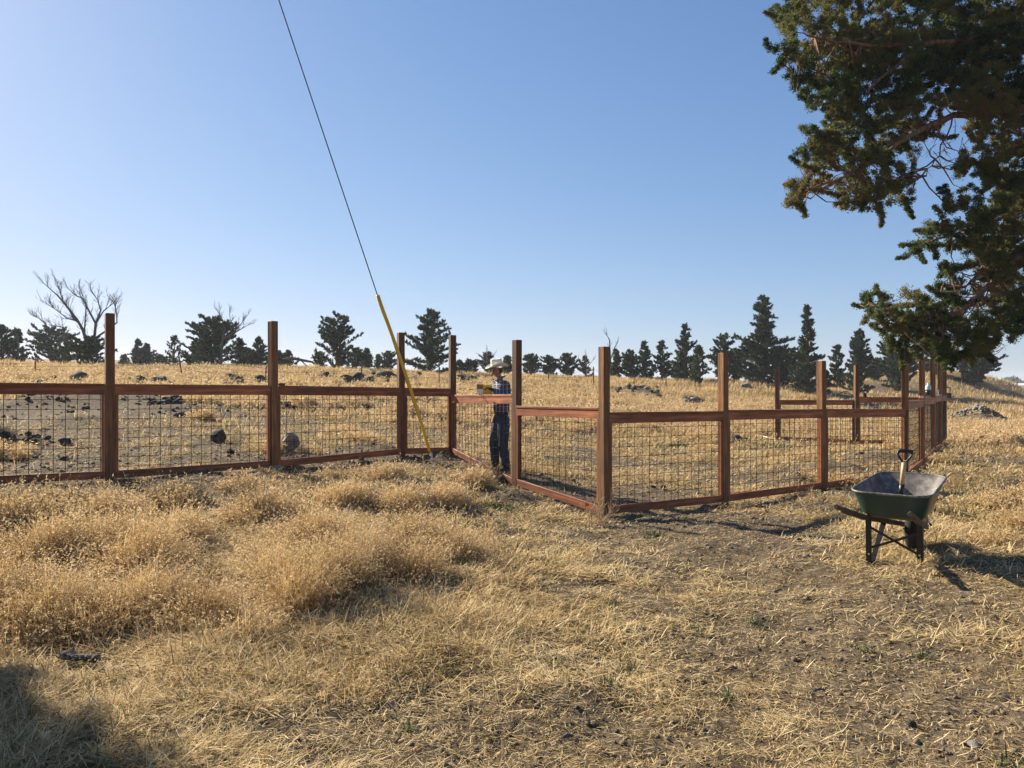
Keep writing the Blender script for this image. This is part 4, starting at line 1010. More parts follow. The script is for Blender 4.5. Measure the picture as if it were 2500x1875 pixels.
# body: pelvis root, spine, neck, head, arms, legs, hands and feet
J = dict(pel=(0, 0, 1.0), bel=(.015, 0, 1.14), che=(.0, 0, 1.38), nkb=(.02, 0, 1.585), nk=(.06, .005, 1.66), hd=(.10, .01, 1.74), hd2=(.105, .012, 1.82),
         shl=(.0, .19, 1.545), ell=(-.03, .25, 1.29), wrl=(.20, .085, 1.425), hal=(.275, .03, 1.462), shr=(.0, -.19, 1.545), elr=(.02, -.26, 1.28), wrr=(.25, -.13, 1.36), har=(.31, -.10, 1.38),
         hil=(0, .10, .95), knl=(.03, .13, .50), anl=(-.03, .125, .10), tol=(.14, .15, .04), hir=(.01, -.10, .95), knr=(.10, -.11, .51), anr=(.07, -.12, .10), tor=(.25, -.14, .04))
def jp(k): return HP(*J[k])
bodyR = dict(pel=(.15, .11), bel=(.14, .105), che=(.165, .115), nkb=(.085, .075), nk=(.058, .058), hd=(.075, .088), hd2=(.07, .085), shl=(.055, .055), ell=(.042, .042), wrl=(.028, .028), hal=(.035, .02), shr=(.055, .055), elr=(.042, .042), wrr=(.028, .028), har=(.035, .02),
             hil=(.085, .085), knl=(.058, .058), anl=(.042, .042), tol=(.035, .03), hir=(.085, .085), knr=(.058, .058), anr=(.042, .042), tor=(.035, .03))
def skel(keys, edges, grow=0.0, R=bodyR, extra=None):
    V = [(jp(k), R[k][0]+grow, R[k][1]+grow) for k in keys]; E = [(keys.index(a), keys.index(b)) for a, b in edges]
    return V, E
keys = ['pel', 'bel', 'che', 'nkb', 'nk', 'hd', 'hd2', 'shl', 'ell', 'wrl', 'hal', 'shr', 'elr', 'wrr', 'har', 'hil', 'knl', 'anl', 'tol', 'hir', 'knr', 'anr', 'tor']
edges = [('pel', 'bel'), ('bel', 'che'), ('che', 'nkb'), ('nkb', 'nk'), ('nk', 'hd'), ('hd', 'hd2'), ('che', 'shl'), ('shl', 'ell'), ('ell', 'wrl'), ('wrl', 'hal'), ('che', 'shr'), ('shr', 'elr'), ('elr', 'wrr'), ('wrr', 'har'), ('pel', 'hil'), ('hil', 'knl'), ('knl', 'anl'), ('anl', 'tol'), ('pel', 'hir'), ('hir', 'knr'), ('knr', 'anr'), ('anr', 'tor')]
V, E = skel(keys, edges, -.022); V[5] = (V[5][0], .078, .085); V[6] = (V[6][0], .072, .080)
# face: nose, chin, ears as branches of the same surface
HFh = (HF*.97+ZU*-.22).normalized()
fc = jp('hd')
def addv(p, r, to): V.append((p, r, r)); E.append((to, len(V)-1)); return len(V)-1
addv(fc+HFh*.055-ZU*.055, .045, 5); nid = addv(fc+HFh*.098-ZU*.012, .014, 5); addv(fc+HL*.082-ZU*.01, .016, 5); addv(fc-HL*.082-ZU*.01, .016, 5)
body = skin_obj('body', V, E, M_skin, man, HB)
# shirt
SR = dict(bodyR); SR.update(pel=(.20, .16), bel=(.20, .165), che=(.225, .17), nkb=(.10, .09), shl=(.078, .075), ell=(.072, .072), wrl=(.056, .056), shr=(.09, .085), elr=(.072, .072), wrr=(.056, .056))
ks = ['pel', 'bel', 'che', 'nkb', 'shl', 'ell', 'wrl', 'shr', 'elr', 'wrr']; es = [e_ for e_ in edges if e_[0] in ks and e_[1] in ks]
J['pel'] = (0, 0, .97); V, E = skel(ks, es, 0, SR); shirt = skin_obj('shirt', V, E, M_plaid, man, HB, 2)
J['pel'] = (0, 0, 1.0)
# collar
mb = MB(); cpts = [jp('nkb')+ZU*.045+HF*.015+(HF*math.cos(a)*.075+HL*math.sin(a)*.078)-ZU*.035*math.cos(a) for a in np.linspace(0, 2*math.pi, 17)]
mb.tube(cpts, .017, 8, False); mb.build('collar', M_plaid, shirt, loc=HB, smooth=True)
# jeans
JR = dict(bodyR); JR.update(pel=(.20, .155), hil=(.125, .125), knl=(.092, .092), anl=(.08, .08), hir=(.125, .125), knr=(.092, .092), anr=(.08, .08))
ks = ['pel', 'hil', 'knl', 'anl', 'hir', 'knr', 'anr']; es = [e_ for e_ in edges if e_[0] in ks and e_[1] in ks]
V, E = skel(ks, es, 0, JR); V.append((HP(0, 0, 1.08), .185, .15)); E.append((0, len(V)-1)); jeans = skin_obj('jeans', V, E, M_jean, man, HB, 2)
mb = MB(); mb.tube([HP(math.cos(a)*.105+.0, math.sin(a)*.130, 1.02) for a in np.linspace(0, 2*math.pi, 25)], .018, 6, False); mb.build('belt', M_black, jeans, loc=HB, smooth=True)
for a_, t_ in (('anl', 'tol'), ('anr', 'tor')):
    q, w_ = jp(a_), jp(t_); d_ = (w_-q); d_.z = 0; d_.normalize(); g_ = gz(q.x, q.y)
    q = Vector((q.x, q.y, 0)); sdv = Vector((-d_.y, d_.x, 0))
    lp = []
    for s_, hw, ht in ((-.07, .032, .10), (-.04, .045, .15), (.02, .046, .15), (.08, .048, .10), (.15, .052, .075), (.20, .045, .06), (.235, .022, .035)):
        c_ = q+d_*s_+ZU*HB.z; lp.append([c_+sdv*math.cos(b)*hw+ZU*(max(0, math.sin(b))*ht+.004) for b in np.linspace(0, 2*math.pi, 15)[:-1]])
    mb = MB(); mb.loft(lp); mb.build('boot', M_boot, man, loc=HB, smooth=True)
# gloved hands: palm plus five bent fingers
def hand(wr, ha, palm_n, s):
    w_, h_ = jp(wr), jp(ha); d_ = (h_-w_).normalized(); sd_ = palm_n.cross(d_).normalized()*s
    V = [(w_, .034, .030), (w_+d_*.05, .040, .024), (w_+d_*.09, .043, .020)]; E = [(0, 1), (1, 2)]
    V.insert(0, (w_-d_*.05, .036, .034)); E = [(0, 1), (1, 2), (2, 3)]
    o = skin_obj('glove', V, E, M_glove, man, HB, 1)
    mb = MB()
    for k_, (o_, ln) in enumerate(((-.030, .062), (-.010, .072), (.010, .068), (.028, .055))):
        a_ = w_+d_*.088+sd_*o_; b_ = a_+d_*ln*.5-palm_n*.008; c_ = b_+d_*ln*.3-palm_n*.026; e_ = c_+d_*ln*.05-palm_n*.024
        mb.tube([a_, b_, c_, e_], [.011, .0105, .0095, .007], 8)
    a_ = w_+d_*.035-sd_*.034; mb.tube([a_, a_+d_*.03-sd_*.022-palm_n*.01, a_+d_*.06-sd_*.022-palm_n*.028], [.013, .0115, .008], 8)
    mb.build('fingers', M_glove, o, loc=HB, smooth=True)
hand('wrl', 'hal', ZU, 1); hand('wrr', 'har', ZU, -1)
# sunglasses, moustache, hair
mb = MB(); ec = fc+HFh*.074+ZU*.020
for s_ in (-1, 1):
    c_ = ec+HL*.033*s_; mb.loft([[c_+HL*math.cos(a)*.026+ZU*math.sin(a)*.018+HFh*k_ for a in np.linspace(0, 2*math.pi, 13)[:-1]] for k_ in (.004, .012)])
    mb.tube([ec+HL*.058*s_, fc+HL*.088*s_+ZU*.018-HF*.02], .004, 6)
mb.tube([ec-HL*.012+HFh*.008, ec+HL*.012+HFh*.008], .004, 6); mb.build('sunglasses', mat('dark_lenses', (.008, .008, .01), .12, 0, .7), man, loc=HB)
M_hair = mat('dark_brown_hair', (.035, .022, .015), .8)
mc = fc+HFh*.090-ZU*.040; mb = MB(); mb.tube([mc-HL*.032-ZU*.012-HFh*.012, mc-HL*.014, mc+HL*.014, mc+HL*.032-ZU*.012-HFh*.012], [.005, .009, .009, .005], 8); mb.tube([mc-ZU*.045-HFh*.012, mc-ZU*.062-HFh*.02], [.010, .006], 8); mb.build('moustache', M_hair, man, loc=HB, smooth=True)
mb = MB(); lp = []
for z_, r_ in ((-.05, .045), (-.02, .070), (.03, .086), (.06, .088)):
    lp.append([fc-HF*.022+ZU*z_-HF*0+(HF*math.cos(a)*r_*.85+HL*math.sin(a)*r_)-HF*.006 for a in np.linspace(math.pi*.55, math.pi*1.45, 12)]+[fc-HF*.01+ZU*z_+(HF*math.cos(a)*r_*.7+HL*math.sin(a)*r_*.85) for a in np.linspace(math.pi*1.45, math.pi*.55, 12)])
mb.loft(lp); mb.build('hair', M_hair, man, loc=HB, smooth=True)
# straw cowboy hat
M_hat = noisy('white_woven_straw', [(.62, .58, .46), (.80, .77, .66)], (90, 90, 90), .7, bump=.5, dist=.004)
hc = fc+ZU*.080-HF*.005; tl = Matrix.Rotation(.10, 3, HL.cross(ZU)) if False else Matrix.Rotation(.12, 3, HL)
def hatp(v): return hc+tl @ v
nA = 40; lp = []
def ring(rx, ry, z, curl=0.0, dip=0.0):
    out = []
    for k_ in range(nA):
        a = 2*math.pi*k_/nA; s_ = math.sin(a); c_ = math.cos(a)
        out.append(hatp(HF*c_*rx+HL*s_*ry+ZU*(z+curl*abs(s_)**2.2-dip*abs(c_)**2)))
    return out
rings = [ring(.205, .200, .000, .062, .012), ring(.200, .185, -.004, .050, .010), ring(.165, .150, -.004, .022, .006), ring(.125, .115, .000, .008, 0), ring(.105, .088, .006, 0, 0), ring(.102, .086, .06), ring(.098, .078, .112, 0, -.010), ring(.085, .062, .130, 0, -.012), ring(.06, .035, .122, 0, -.008), ring(.02, .01, .105)]
inner = [ring(.018, .008, .101), ring(.096, .075, .105), ring(.100, .084, .02), ring(.105, .10, .000), ring(.165, .150, -.008, .022, .006), ring(.204, .198, -.004, .062, .012)]
mb = MB(); mb.loft(rings+inner+[rings[0]], False, False); hat = mb.build('cowboy_hat', M_hat, man, loc=HB, smooth=True)
mb = MB(); rg = ring(.107, .090, .014); mb.tube(rg+[rg[0]], .006, 6, False); mb.build('hat_band', mat('tan_hat_band', (.45, .38, .25), .7), hat, loc=HB, smooth=True)

# ------------------------------------------------------------------ background wire fence
wf = empty('wire_fence', (0, 36, 0)); tag(wf, 'old sagging field wire fence on thin steel stakes along the grassy ridge', 'wire fence')
WP = [(-160, 880, 932, 33, 0), (86, 881, 934, 33, 0), (446, 860, 940, 34, -.16), (648, 893, 943, 35, .05), (883, 880, 943, 36, 0), (1072, 878, 948, 37, 0), (1339, 908, 944, 45, 0), (1449, 895, 950, 43, 0), (1548, 915, 940, 48, 0), (1626, 915, 938, 50, 0), (1702, 915, 938, 52, 0)]
tops = []
for px, yt, yb, D, ln in WP:
    x = (px-CX)/FPX*D; g = gz(x, D); top = CAMZ-(yt-HY)/FPX*D
    mb = MB(); p = Vector((x, D, g-.1)); q = Vector((x+ln*(top-g), D, top)); mb.tube([p, q], .028, 6); mb.box(p*.4+q*.6, .05, .02, .3)
    mb.build('stake', M_wire2, wf, loc=(0, 36, 0)); tops.append((q, g))
mb = MB()
for a_, b_ in zip(tops[:-1], tops[1:]):
    for fz in (.1, .35, .6, .85):
        p = a_[0].copy(); p.z = a_[1]+(a_[0].z-a_[1])*fz; q = b_[0].copy(); q.z = b_[1]+(b_[0].z-b_[1])*fz; m_ = (p+q)/2-ZU*.06
        mb.tube([p, p*.5+m_*.5-ZU*.01, m_, m_*.5+q*.5-ZU*.01, q], .0065, 4, False)
mb.build('strand', M_wire2, wf, loc=(0, 36, 0))

# ------------------------------------------------------------------ trees
def leaf_cloud(C0, R, n, size, seed, up=.35, shell=.55):
    """C0 (m,3) clump centres, R (m,) radii; n leaves per clump -> triangles"""
    r = np.random.default_rng(seed); m = len(C0); k = m*n
    u = r.normal(0, 1, (k, 3)); u /= np.linalg.norm(u, axis=1)[:, None]
    rad = (shell+(1-shell)*r.random(k))*np.repeat(R, n)*(.6+.5*r.random(k)); c = np.repeat(C0, n, 0)+u*rad[:, None]*[1, 1, .85]
    d = u*.8+r.normal(0, .5, (k, 3)); d[:, 2] += up; d /= np.linalg.norm(d, axis=1)[:, None]
    w = np.cross(d, r.normal(0, 1, (k, 3))); w /= np.linalg.norm(w, axis=1)[:, None]+1e-9
    s = size*r.uniform(.6, 1.4, k)
    V = np.stack([c-w*(s*.30)[:, None], c+w*(s*.30)[:, None], c+d*s[:, None]], 1).reshape(-1, 3)
    return V
def limb(mb, a, b, r0, r1, sag=0.0, n=5, wob=.06, rs=None):
    rs = rs or random; L = (b-a).length; pts = []; rr = []
    for i in range(n+1):
        t = i/n; p = a.lerp(b, t)+ZU*sag*math.sin(math.pi*t)*L+Vector((rs.uniform(-1, 1), rs.uniform(-1, 1), rs.uniform(-1, 1)))*wob*L*(0 if i in (0, n) else .5)
        pts.append(p); rr.append(r0+(r1-r0)*t)
    mb.tube(pts, rr, 6 if r0 > .03 else 4); return pts
def juniper(px, yt, w, D, label, seed, shape='cone', dens=1.0, mleaf=None, name='juniper_tree', group='junipers along the field edge', tone=.5, low=.0):
    r = random.Random(seed); x = (px-CX)/FPX*D; g = gz(x, D); H = CAMZ-(yt-HY)/FPX*D-g; W = w*1.12/FPX*D
    base = Vector((x, D, g)); root = empty(name, base); tag(root, label, 'tree', group)
    mb = MB(); lean = Vector((r.uniform(-.04, .04)*H, r.uniform(-.04, .04)*H, 0))
    mb.tube([base-ZU*.3, base+lean*.3+ZU*H*.35, base+lean*.7+ZU*H*.7, base+lean+ZU*H*.97], [.022*H+.04, .015*H+.02, .008*H, .01], 8)
    Pn = []; Dn = []; Tn = []; nl = int((34+H*10)*(.55+.45*dens)); r2 = np.random.default_rng(seed); W2 = W/2
    for i in range(nl):
        t = ((i+.5)/nl)**.85
        if shape == 'cone': rad = W2*(1-t)**.75*1.05+.06*W2
        elif shape == 'round': rad = W2*math.sin(math.pi*min(1, .20+.78*t))**.7
        elif shape == 'spire': rad = W2*((.95 if t < .45 else .55)*(1-t)**.7+.05)
        else: rad = W2*max(.08, (1-abs(t-.38)*1.25))**.7
        rad *= r.choice((.55, .75, .85, .95, 1.0, 1.22))
        a = r.uniform(0, 6.283); o_ = base+lean*t+ZU*(H*t*.92)
        dr = Vector((math.cos(a), math.sin(a), r.uniform(.15, .75) if shape != 'spire' else r.uniform(.05, .45))).normalized()
        Ll = rad/max(.5, math.hypot(dr.x, dr.y)); e_ = o_+dr*Ll
        if e_.z > base.z+H: e_ = o_+dr*Ll*max(.1, (base.z+H-o_.z)/max(.01, e_.z-o_.z))
        if rad > .4: limb(mb, o_, e_, .007*H*(1-t)+.010, .006, 0, 3, .08, r)
        nb = max(4, int(rad/.095*(.7+.5*dens)))                  # side twigs along the limb, each a tapering spray
        for k in range(nb):
            f = ((k+.6)/nb)**.75; q = o_.lerp(e_, f); sd_ = Vector((r.gauss(0, 1), r.gauss(0, 1), r.gauss(.35, .7))).normalized()
            ax = (dr*.6+sd_*.8+ZU*.25).normalized(); sl = (.034*H+.08)*(1.3-.6*f)*r.uniform(.5, 1.4)*(1-.35*t); m = int(17*dens+6)
            u = r2.random(m)**.8; g3 = r2.normal(0, 1, (m, 3))*(sl*.24*(1.08-u))[:, None]
            Pn.append(np.array(q)+np.array(ax)*(u*sl)[:, None]+g3); Dn.append(np.array(ax)+r2.normal(0, .45, (m, 3))+[0, 0, .25]); Tn.append(np.full(m, r.gauss(tone, .2)))
    mb.build('trunk', M_dead if mleaf is M_leafgrey else M_bark, root, loc=base, smooth=True)
    P = np.concatenate(Pn); Dv = np.concatenate(Dn); Dv /= np.linalg.norm(Dv, axis=1)[:, None]; k = len(P); tn = np.clip(np.concatenate(Tn)+r2.normal(0, .15, k), 0, 1)
    P[:, 2] = np.minimum(P[:, 2], base.z+H+.05); w_ = np.cross(Dv, r2.normal(0, 1, (k, 3))); w_ /= np.linalg.norm(w_, axis=1)[:, None]+1e-9
    s_ = D*.0023*r2.uniform(.6, 1.5, k); V = np.stack([P-w_*(s_*.26)[:, None], P+w_*(s_*.26)[:, None], P+Dv*s_[:, None]], 1).reshape(-1, 3)
    np_mesh('crown', V-np.array(base[:], np.float32), np.arange(len(V)).reshape(-1, 3), mleaf or M_leafbg, parent=root, tone=tn)
    return root
T = [
 (8, 790, 60, 50, 'broad dark juniper at the very left edge of the picture', 'round', .9), (44, 800, 44, 52, 'narrower juniper right of the one at the left edge', 'cone', .9), (-60, 800, 80, 52, 'juniper cut off by the left edge', 'round', .8),
 (122, 797, 95, 56, 'wide hazy juniper behind the dead tree, left side', 'round', .8), (160, 812, 60, 50, 'small juniper filling the gap left of the dead tree trunk', 'cone', .8), (217, 822, 88, 42, 'dense dark juniper bush at the foot of the dead tree', 'round', 1.3),
 (302, 866, 24, 75, 'tiny distant juniper just right of the first post', 'cone', .8), (338, 826, 36, 66, 'left peak of the twin junipers right of the first post', 'cone', .9), (360, 838, 40, 66, 'right peak of the twin junipers right of the first post', 'cone', .9), (393, 868, 40, 66, 'low juniper right of the twin junipers', 'round', .7),
 (424, 816, 52, 44, 'sparse see-through juniper above the leaning stake', 'cone', .35), (515, 771, 122, 48, 'large dark pyramid-shaped juniper between first and second posts', 'round', 1.25), (478, 830, 60, 50, 'low juniper shoulder left of the large pyramid juniper', 'round', .9), (585, 822, 50, 52, 'medium juniper right of the large pyramid juniper', 'cone', 1.), (633, 822, 48, 52, 'juniper directly left of the second post', 'cone', 1.), (606, 850, 40, 56, 'low filler juniper between two medium ones left of second post', 'round', .9),
 (681, 857, 26, 55, 'small juniper just right of the second post', 'cone', .9), (704, 856, 38, 55, 'second small juniper right of the second post', 'cone', .9), (822, 765, 112, 50, 'big fluffy juniper standing alone between second and third posts', 'ragged', 1.0), (778, 860, 34, 56, 'low juniper at the left foot of the big fluffy juniper', 'round', .8), (868, 850, 46, 55, 'low juniper at the right foot of the big fluffy juniper', 'round', .9), (897, 850, 34, 58, 'pointed small juniper left of the yellow guard', 'cone', 1.), (924, 866, 22, 64, 'smallest pointed juniper just left of the yellow guard', 'cone', .9), (950, 858, 40, 60, 'small juniper behind the yellow guard by the third post', 'round', .8),
 (1048, 747, 118, 50, 'tall conical juniper between third and fourth posts', 'cone', 1.25), (1122, 880, 22, 60, 'thin low tree just right of the fourth post', 'round', .7), (1147, 880, 42, 60, 'round low juniper left of the hat', 'round', 1.), (1193, 858, 56, 62, 'sparse brownish half-bare tree behind the hat', 'cone', .5), (1238, 868, 34, 60, 'juniper right of the hat, beside the fifth post', 'cone', .9),
 (1295, 866, 50, 62, 'first rounded juniper right of the fifth post', 'round', .9), (1342, 868, 40, 62, 'second rounded juniper right of the fifth post', 'round', .9), (1385, 862, 46, 62, 'third taller juniper midway between fifth and corner posts', 'round', .9), (1430, 868, 38, 62, 'grey bare twiggy tree left of the corner post', 'cone', .35),
 (1504, 850, 34, 60, 'slim juniper directly right of the corner post', 'cone', 1.), (1538, 853, 50, 60, 'bushy juniper second right of the corner post', 'round', 1.), (1573, 829, 42, 60, 'upright pointed juniper in the group right of the corner post', 'cone', 1.), (1616, 829, 54, 60, 'paler pointed juniper closing the group right of the corner post', 'cone', .9), (1655, 890, 40, 64, 'low juniper between the pale one and the tall spire', 'round', .8),
 (1676, 785, 62, 58, 'tall spire-like juniper left of the post after the corner', 'cone', 1.1), (1709, 838, 44, 52, 'yellow-green small juniper leaning on the tall spire', 'cone', 1.), (1762, 818, 70, 60, 'ragged juniper behind the post after the corner', 'ragged', .9), (1800, 850, 60, 60, 'low broad juniper left of the tallest background juniper', 'round', 1.), 
 (1863, 708, 150, 56, 'tallest broad background juniper with a narrow upper crown', 'spire', 1.35), (1900, 850, 110, 57, 'dark skirt juniper at the foot of the tallest background tree', 'round', 1.2), (1972, 734, 92, 50, 'narrow pointed juniper with layered branches right of the tallest', 'spire', 1.3), (2010, 900, 40, 52, 'low dark juniper at the right foot of the narrow pointed one', 'round', 1.), (2045, 838, 38, 60, 'small knobbly juniper left of the neat cone-shaped one', 'ragged', .9), (2095, 796, 72, 58, 'neat cone-shaped juniper left of the big overhanging branches', 'cone', 1.2), (2133, 896, 44, 70, 'distant low juniper right of the neat cone-shaped one', 'round', .8),
 (2188, 838, 120, 64, 'broad juniper on the mound under the overhanging branch, left one', 'round', 1.1), (2290, 845, 110, 72, 'broad juniper on the mound behind the gate posts', 'round', 1.1), (2383, 838, 92, 70, 'feathery dark juniper at the right end of the mound', 'ragged', 1.2)]
for i, (px, yt, w, D, lb, sh, de) in enumerate(T):
    ml = M_leafgrey if ('grey bare' in lb or 'brownish' in lb) else None
    juniper(px, yt, w, D, lb, 100+i, sh, de, ml, tone=.75 if 'yellow-green' in lb else .45)

def dead_tree(base_px, yb, D, paths, label, seed, r0=.13, twig=.9, thin=1.0):
    """paths: pixel polylines of the main limbs; twigs grow on them at random"""
    r = random.Random(seed); x = (base_px-CX)/FPX*D; b = Vector((x, D, gz(x, D))); root = empty('dead_tree', b); tag(root, label, 'tree')
    tr = MB(); tw = MB()
    def grow(p, d, L, rad, dep):
        if dep == 0 or L < .12: return
        pts = [p]; q = p; dd = d.copy()
        for _ in range(4):
            dd = (dd+Vector((r.uniform(-1, 1), r.uniform(-1, 1)*.8, r.uniform(-.6, 1)))*.22).normalized(); q = q+dd*L/4; pts.append(q)
        tw.tube(pts, [rad*(1-.75*i/4) for i in range(5)], 4)
        for pt in pts[1:]:
            for _ in range(2 if dep > 1 else 1):
                if r.random() < .62:
                    nd = (dd+Vector((r.uniform(-1, 1), r.uniform(-1, 1)*.8, r.uniform(-.5, 1)))*.9).normalized(); grow(pt, nd, L*r.uniform(.4, .7), rad*.5, dep-1)
    for pl, ra, rb in paths:
        pts = []; dd = 0
        for i, (ax, ay) in enumerate(pl):
            dd += r.uniform(-.25, .25) if i else 0; pts.append(at(ax, ay, D+dd))
        if pl[0][1] >= yb-3: pts[0].z = gz(pts[0].x, pts[0].y)-.1
        n = len(pts); tr.tube(pts, [(ra+(rb-ra)*i/(n-1))*thin for i in range(n)], 6)
        for i in range(1, n):
            d = (pts[i]-pts[i-1]); 
            for _ in range(3):
                t = r.random(); nd = (d.normalized()+Vector((r.uniform(-1, 1), r.uniform(-1, 1)*.8, r.uniform(-.4, 1)))*.9).normalized()
                grow(pts[i-1].lerp(pts[i], t), nd, twig*r.uniform(.35, .8), .018, 3 if i > n/2 else 2)
        grow(pts[-1], (pts[-1]-pts[-2]).normalized(), twig*.7, .02, 3)
    tr.add(tw.v, tw.f); tr.build('trunk', M_dead, root, loc=b, smooth=True)
s = .3616
def cpx(l): return [(a*s, 650+b_*s) for a, b_ in l]
dead_tree(217, 900, 42.5, [
    (cpx([(610, 690), (600, 560), (560, 430), (520, 360), (440, 255), (385, 195), (312, 130)]), .17, .03), (cpx([(540, 390), (500, 355), (470, 300), (430, 250), (410, 190), (390, 122)]), .08, .02),
    (cpx([(600, 560), (640, 460), (645, 385), (600, 300), (560, 220), (510, 195)]), .13, .025), (cpx([(645, 385), (680, 300), (660, 230), (625, 180)]), .08, .02), (cpx([(645, 385), (700, 300), (745, 265)]), .07, .02), (cpx([(620, 500), (710, 440), (790, 380), (785, 300), (768, 250)]), .09, .02), (cpx([(520, 370), (450, 350), (400, 310), (355, 280)]), .06, .015),
    (cpx([(560, 640), (480, 530), (400, 490), (340, 440), (300, 380), (248, 342)]), .11, .02), (cpx([(400, 490), (460, 440), (420, 410), (365, 400)]), .06, .015), (cpx([(570, 440), (575, 350), (580, 270), (560, 200)]), .06, .015)],
    'bare dead tree with twisting leafless limbs left of the first fence post', 5, twig=.9, thin=.7)
dead_tree(548, 896, 47, [(cpx([(1490, 680), (1500, 500), (1520, 420), (1500, 370), (1480, 320)]), .09, .02), (cpx([(1500, 490), (1560, 470), (1600, 440), (1670, 400)]), .07, .015), (cpx([(1545, 470), (1570, 400), (1550, 335)]), .05, .015), (cpx([(1560, 470), (1610, 410), (1650, 360)]), .05, .015)],
    'bare dead limbs fanning out behind the large pyramid juniper', 6, twig=.7)
dead_tree(1492, 925, 61, [([(1492, 925), (1490, 870), (1488, 830), (1480, 815)], .08, .02), ([(1490, 880), (1500, 850), (1508, 835)], .05, .015)], 'thin bare tree peeking up behind the corner post', 8, twig=.5)
dead_tree(1430, 925, 61, [([(1430, 925), (1432, 890), (1430, 866)], .06, .02), ([(1430, 905), (1415, 880)], .04, .015), ([(1431, 900), (1447, 880)], .04, .015)], 'bare grey sapling inside the twiggy tree left of the corner post', 9, twig=.5)
dead_tree(1195, 918, 61, [([(1195, 925), (1190, 885), (1188, 856)], .06, .02), ([(1192, 890), (1172, 868)], .04, .015), ([(1192, 890), (1206, 866)], .04, .015)], 'leafless spindly tree poking up above the hat', 10, twig=.45)

